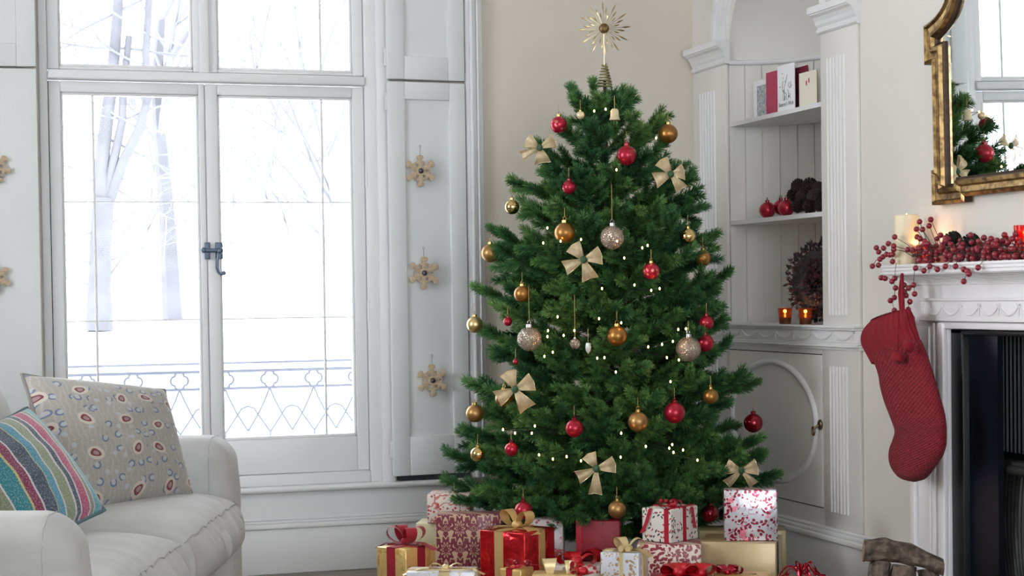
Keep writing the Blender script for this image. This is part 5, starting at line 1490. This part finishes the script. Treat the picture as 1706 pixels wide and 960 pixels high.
p1, p2 = ax(1503, 519, XK-.01), ax(1503, 458, XK+.01)
MB().tube([p1+Vector((0, .006, 0)), (p1+p2)/2+Vector((-.004, .008, 0)), p2, (p1+p2)/2+Vector((-.004, -.008, 0)), p1-Vector((0, .006, 0))], .0065, 8).build('hanging_loop', m_rib, stk, world=True)
for (px, py), (qx, qy) in (((1497, 596), (1497, 520)), ((1514, 577), (1504, 520))):
    c = ax(px, py, XK-.055); t0 = ax(qx, qy, XK-.044)
    MB().tube([t0, (t0+c)/2+Vector((-.004, 0, 0)), c], .0032, 6).build('cord', m_rib, stk, world=True)
    rd2 = random.Random(px); mb = MB(); mb.sphere(c, .020, 14)
    mb.v = [tuple(Vector(v)+(Vector(v)-c).normalized()*rd2.uniform(-.002, .003)) for v in mb.v]
    mb.build('pompom', m_rib, stk, world=True)

# ---------------------------------------------------------------- logs beside the hearth
m_bark = mat('log_bark', rgb(118, 102, 90), .9, noise=(38, .6, rgb(66, 54, 48)), bump=(60, 1.0, .012)); m_cut = mat('cut_log_end', rgb(150, 122, 96), .8, noise=(50, .3))
def log(pts, rr, label, seed):
    pts = [Vector(p) for p in pts]; c = sum(pts, Vector())/len(pts)
    t = thing('firewood_log', label, 'log', (c.x, c.y, min(p.z for p in pts)-rr[-1]), 0, 'firewood logs beside the hearth')
    d0 = (pts[-1]-pts[0]).normalized(); u = d0.cross(Vector((0, 0, 1)))
    if u.length < .3: u = d0.cross(R_)
    u.normalize(); w = d0.cross(u); n_ = len(pts)-1
    def cen(v):
        s_ = v*n_; i = min(n_-1, int(s_)); f = s_-i; f = f*f*(3-2*f)*.5+f*.5; return pts[i]*(1-f)+pts[i+1]*f, rr[i]*(1-f)+rr[i+1]*f
    def fn(a, v):
        an = 2*PI*a; p, r = cen(v); q = mnoise.noise(Vector((math.cos(an)*1.6, math.sin(an)*1.6, v*5+seed*7)))
        r = r*(1+.22*q+.05*math.sin(7*an+seed+v*6))
        return p+(u*math.cos(an)+w*math.sin(an))*r+d0*(.006*math.sin(an+seed))
    mb = MB(); mb.grid(fn, 28, 26); mb.build('bark', m_bark, t, world=True)
    for v in (0, 1):
        mb = MB(); ring = [fn(i/28, v) for i in range(28)]; cc = sum(ring, Vector())/28
        mb.add(ring+[cc+d0*(.002 if v else -.002)], [(i, (i+1) % 28, 28) for i in range(28)])
        mb.build('cut_end', m_cut, t, world=True)
DL = 5.50
log([ad(1438, 919, DL), ad(1478, 916, DL-.01), ad(1525, 926, DL-.03), ad(1571, 947, DL-.06)], [.036, .033, .031, .024], 'crooked firewood log lying across the top of the stack', 1)
def ul(px0, py0, px1, lab, r, s, dd):
    a = ad(px0, py0, DL+dd); b = ad(px1, 1094, DL+dd-.06); b.z = r+.024; m_ = (a+b)/2+R_*.008
    log([a, m_, b], [r*.92, r, r*1.05], lab, s)
ul(1468, 938, 1430, 'leftmost upright firewood log under the crossing one', .033, 2, .0); ul(1507, 943, 1482, 'thick middle firewood log leaning under the crossing one', .041, 3, -.02); ul(1545, 950, 1578, 'rightmost firewood log leaning beside the fireplace jamb', .036, 4, -.01)

# ---------------------------------------------------------------- outside: snow, balcony railing, trees
m_snow = mat('snow', rgb(244, 246, 250), .8)
def gz(x, y):
    t = max(0, min(1, (y-8.6)/22)); return -.45+1.25*(t*t*(3-2*t))+.05*math.sin(x*.4)*t
mb = MB(); mb.grid(lambda u, v: (lambda x, y: Vector((x, y, gz(x, y))))(-45+90*u, 8.6+75*v), 40, 40)
struct('floor_snow', mb, m_snow, 'snow covered park ground beyond the balcony')
MB_ = MB().box(-4, 6, 7.65, 8.6, -.4, -.02)
struct('floor_balcony', MB_, m_snow, 'snowy balcony floor outside the window')
m_rail = mat('frosted_blue_iron', rgb(108, 115, 132), .6)
RY = 8.12
rail = thing('balcony_railing', 'pale wrought iron balcony railing with quatrefoils outside the window', 'railing', (1.2, RY, 0))
zr = [ay(260, py, RY).z for py in (608, 622, 651, 683)]
for z, r in zip(zr[:3], (.006, .008, .007)): MB().tube([(-1.6, RY, z), (3.6, RY, z)], r, 6).build('rail_bar', m_rail, rail, world=True)
MB().tube([(-1.6, RY, .06), (3.6, RY, .06)], .01, 6).build('rail_bar', m_rail, rail, world=True)
xq = ay(222, 630, RY).x; dxq = (ay(449, 630, RY).x-xq)/3
zq = (zr[1]+zr[2])/2; rq = (zr[1]-zr[2])/2
tmpl = None
for k in range(-6, 10):
    x = xq+dxq*k
    if tmpl is None:
        mb = MB(); pts = []
        for i in range(48):
            a = 2*PI*i/48; r = rq*(.74+.26*abs(math.cos(2*a))**.7); pts.append((r*math.cos(a), 0, r*math.sin(a)))
        mb.tube(pts, .0055, 6, closed=True)
        o = mb.build('quatrefoil', m_rail, rail)
        mb = MB()
        for s in (-1, 1):
            mb.tube([(s*.0, 0, -rq), (s*.02, 0, -rq-.05), (s*dxq*.25, 0, -rq-.115), (s*dxq*.5, 0, -rq-.20)], .0045, 6)
            mb.tube([(s*dxq*.5, 0, -rq-.085), (s*dxq*.36, 0, -rq-.095), (s*dxq*.25, 0, -rq-.13), (0, 0, -rq-.205)], .0045, 6)
        mb.tube([(0, 0, -rq-.205), (0, 0, -.66)], .0045, 6)
        o2 = mb.build('lattice_scroll', m_rail, rail); tmpl = (o, o2)
    else:
        o, o2 = [q.copy() for q in tmpl]; COL.objects.link(o); COL.objects.link(o2)
    for q in (o, o2): q.parent = rail; q.location = Vector((x, RY, zq))-rail.location
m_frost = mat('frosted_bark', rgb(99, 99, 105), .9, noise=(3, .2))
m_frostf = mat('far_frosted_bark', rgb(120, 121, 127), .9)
m_frost2 = mat('frosted_twig', rgb(114, 114, 120), .9)
def bare_tree(label, base, limbs, seed, twig=3, name='bare_tree', mt=None, density=1.0):
    t = thing(name, label, 'tree', base, 0, None)
    rd = random.Random(seed); tr = MB(); tw = MB(); ct = [0]
    def grow(p, d, L, r, lvl, mb):
        pts, rr = [p], [r]; q = p; k = 5
        for i in range(k):
            d = (d+Vector((rd.uniform(-.16, .16), rd.uniform(-.16, .16), rd.uniform(-.06, .14)))).normalized()
            q = q+d*(L/k); pts.append(q); rr.append(r*(1-.62*(i+1)/k))
            if lvl > 0 and i >= 1 and rd.random() < .95*density:
                for _ in range(1 if rd.random() < .6 else 2):
                    nd = (d+Vector((rd.uniform(-1, 1), rd.uniform(-.8, .8), rd.uniform(-.25, .7)))).normalized()
                    grow(q, nd, L*rd.uniform(.45, .75), rr[-1]*.6, lvl-1, tw)
        ct[0] += 1
        mb.tube(pts, rr, 5, cap=False)
    for p0, dr, L, r in limbs: 
        grow(Vector(p0), Vector(dr).normalized(), L, r, twig, tr)
    tr.build('trunk', mt or m_frost, t, world=True)
    o = tw.build('bare_twigs', m_frost2, t, world=True); o['kind'] = 'stuff'
    return t
D1 = 26.0
def od(px, py, d): return ad(px, py, d)
b0 = od(165, 548, D1); gz0 = gz(b0.x, b0.y)
b0.z = gz0
k1 = od(172, 330, D1)
t1 = bare_tree('large frosted bare tree seen through the left casement', b0, [], 1)
for ch in list(t1.children): bpy.data.objects.remove(ch)
mb = MB(); mb.tube([b0, od(166, 480, D1), od(168, 400, D1), k1], [.21, .17, .165, .16], 10)
for pl, r in (([(172, 335), (168, 285), (178, 200), (188, 120), (196, 20), (200, -120)], .12), ([(176, 335), (190, 265), (203, 205), (206, 150), (215, 60)], .075), ([(180, 340), (205, 270), (232, 215), (246, 165), (243, 90), (252, -60)], .085)):
    mb.tube([od(a, b, D1) for a, b in pl], [r*(1-.09*i) for i in range(len(pl))], 8)
mb.build('trunk', m_frost, t1, world=True)
rd = random.Random(4); tw = MB()
def twig(p, d, L, r, lvl):
    pts = [p]; q = p
    for i in range(5):
        d = (d+Vector((rd.uniform(-.2, .2), rd.uniform(-.1, .1), rd.uniform(-.12, .12)))).normalized(); q = q+d*(L/5); pts.append(q)
        if lvl and i > 0 and rd.random() < .8: twig(q, (d+Vector((rd.uniform(-.9, .9), rd.uniform(-.4, .4), rd.uniform(-.5, .6)))).normalized(), L*.6, r*.6, lvl-1)
    tw.tube(pts, [r*(1-.15*i) for i in range(6)], 4, cap=False)
for px, py in ((165, 440), (170, 380), (185, 300), (178, 230), (190, 150), (200, 80), (235, 215), (246, 160), (245, 110), (205, 200), (250, 60), (195, 20), (160, 300), (168, 480)):
    for s in (-1, 1): twig(od(px, py, D1), Vector((s*rd.uniform(.5, 1), rd.uniform(-.3, .3), rd.uniform(-.3, .6))).normalized(), rd.uniform(1.0, 2.0), .022, 2)
o = tw.build('bare_twigs', m_frost2, t1, world=True); o['kind'] = 'stuff'
def simple_tree(label, px, d, r, seed, h, lean=.03):
    b = od(px, 540, d); b.z = gz(b.x, b.y)-.05
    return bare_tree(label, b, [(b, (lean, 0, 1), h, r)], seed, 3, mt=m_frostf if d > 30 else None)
simple_tree('second frosted bare tree behind the left casement, nearer the meeting stiles', 290, 29, .19, 11, 5.0, -.02)
simple_tree('slender frosted bare tree behind the right casement', 440, 32, .10, 23, 5.2, .05)
simple_tree('faint bare tree behind the right margin of the window', 585, 36, .10, 31, 5.5, -.03)
# tree line far across the park
for k, (px, d, lab) in enumerate(((105, 48, 'far bare tree at the left of the window'), (230, 50, 'far bare tree between the two near trunks'), (330, 47, 'far bare tree just left of the meeting stiles'), (400, 49, 'far bare tree just right of the window latch'), (500, 48, 'far bare tree in the middle of the right casement'), (560, 51, 'far bare tree right of the right margin bar'))):
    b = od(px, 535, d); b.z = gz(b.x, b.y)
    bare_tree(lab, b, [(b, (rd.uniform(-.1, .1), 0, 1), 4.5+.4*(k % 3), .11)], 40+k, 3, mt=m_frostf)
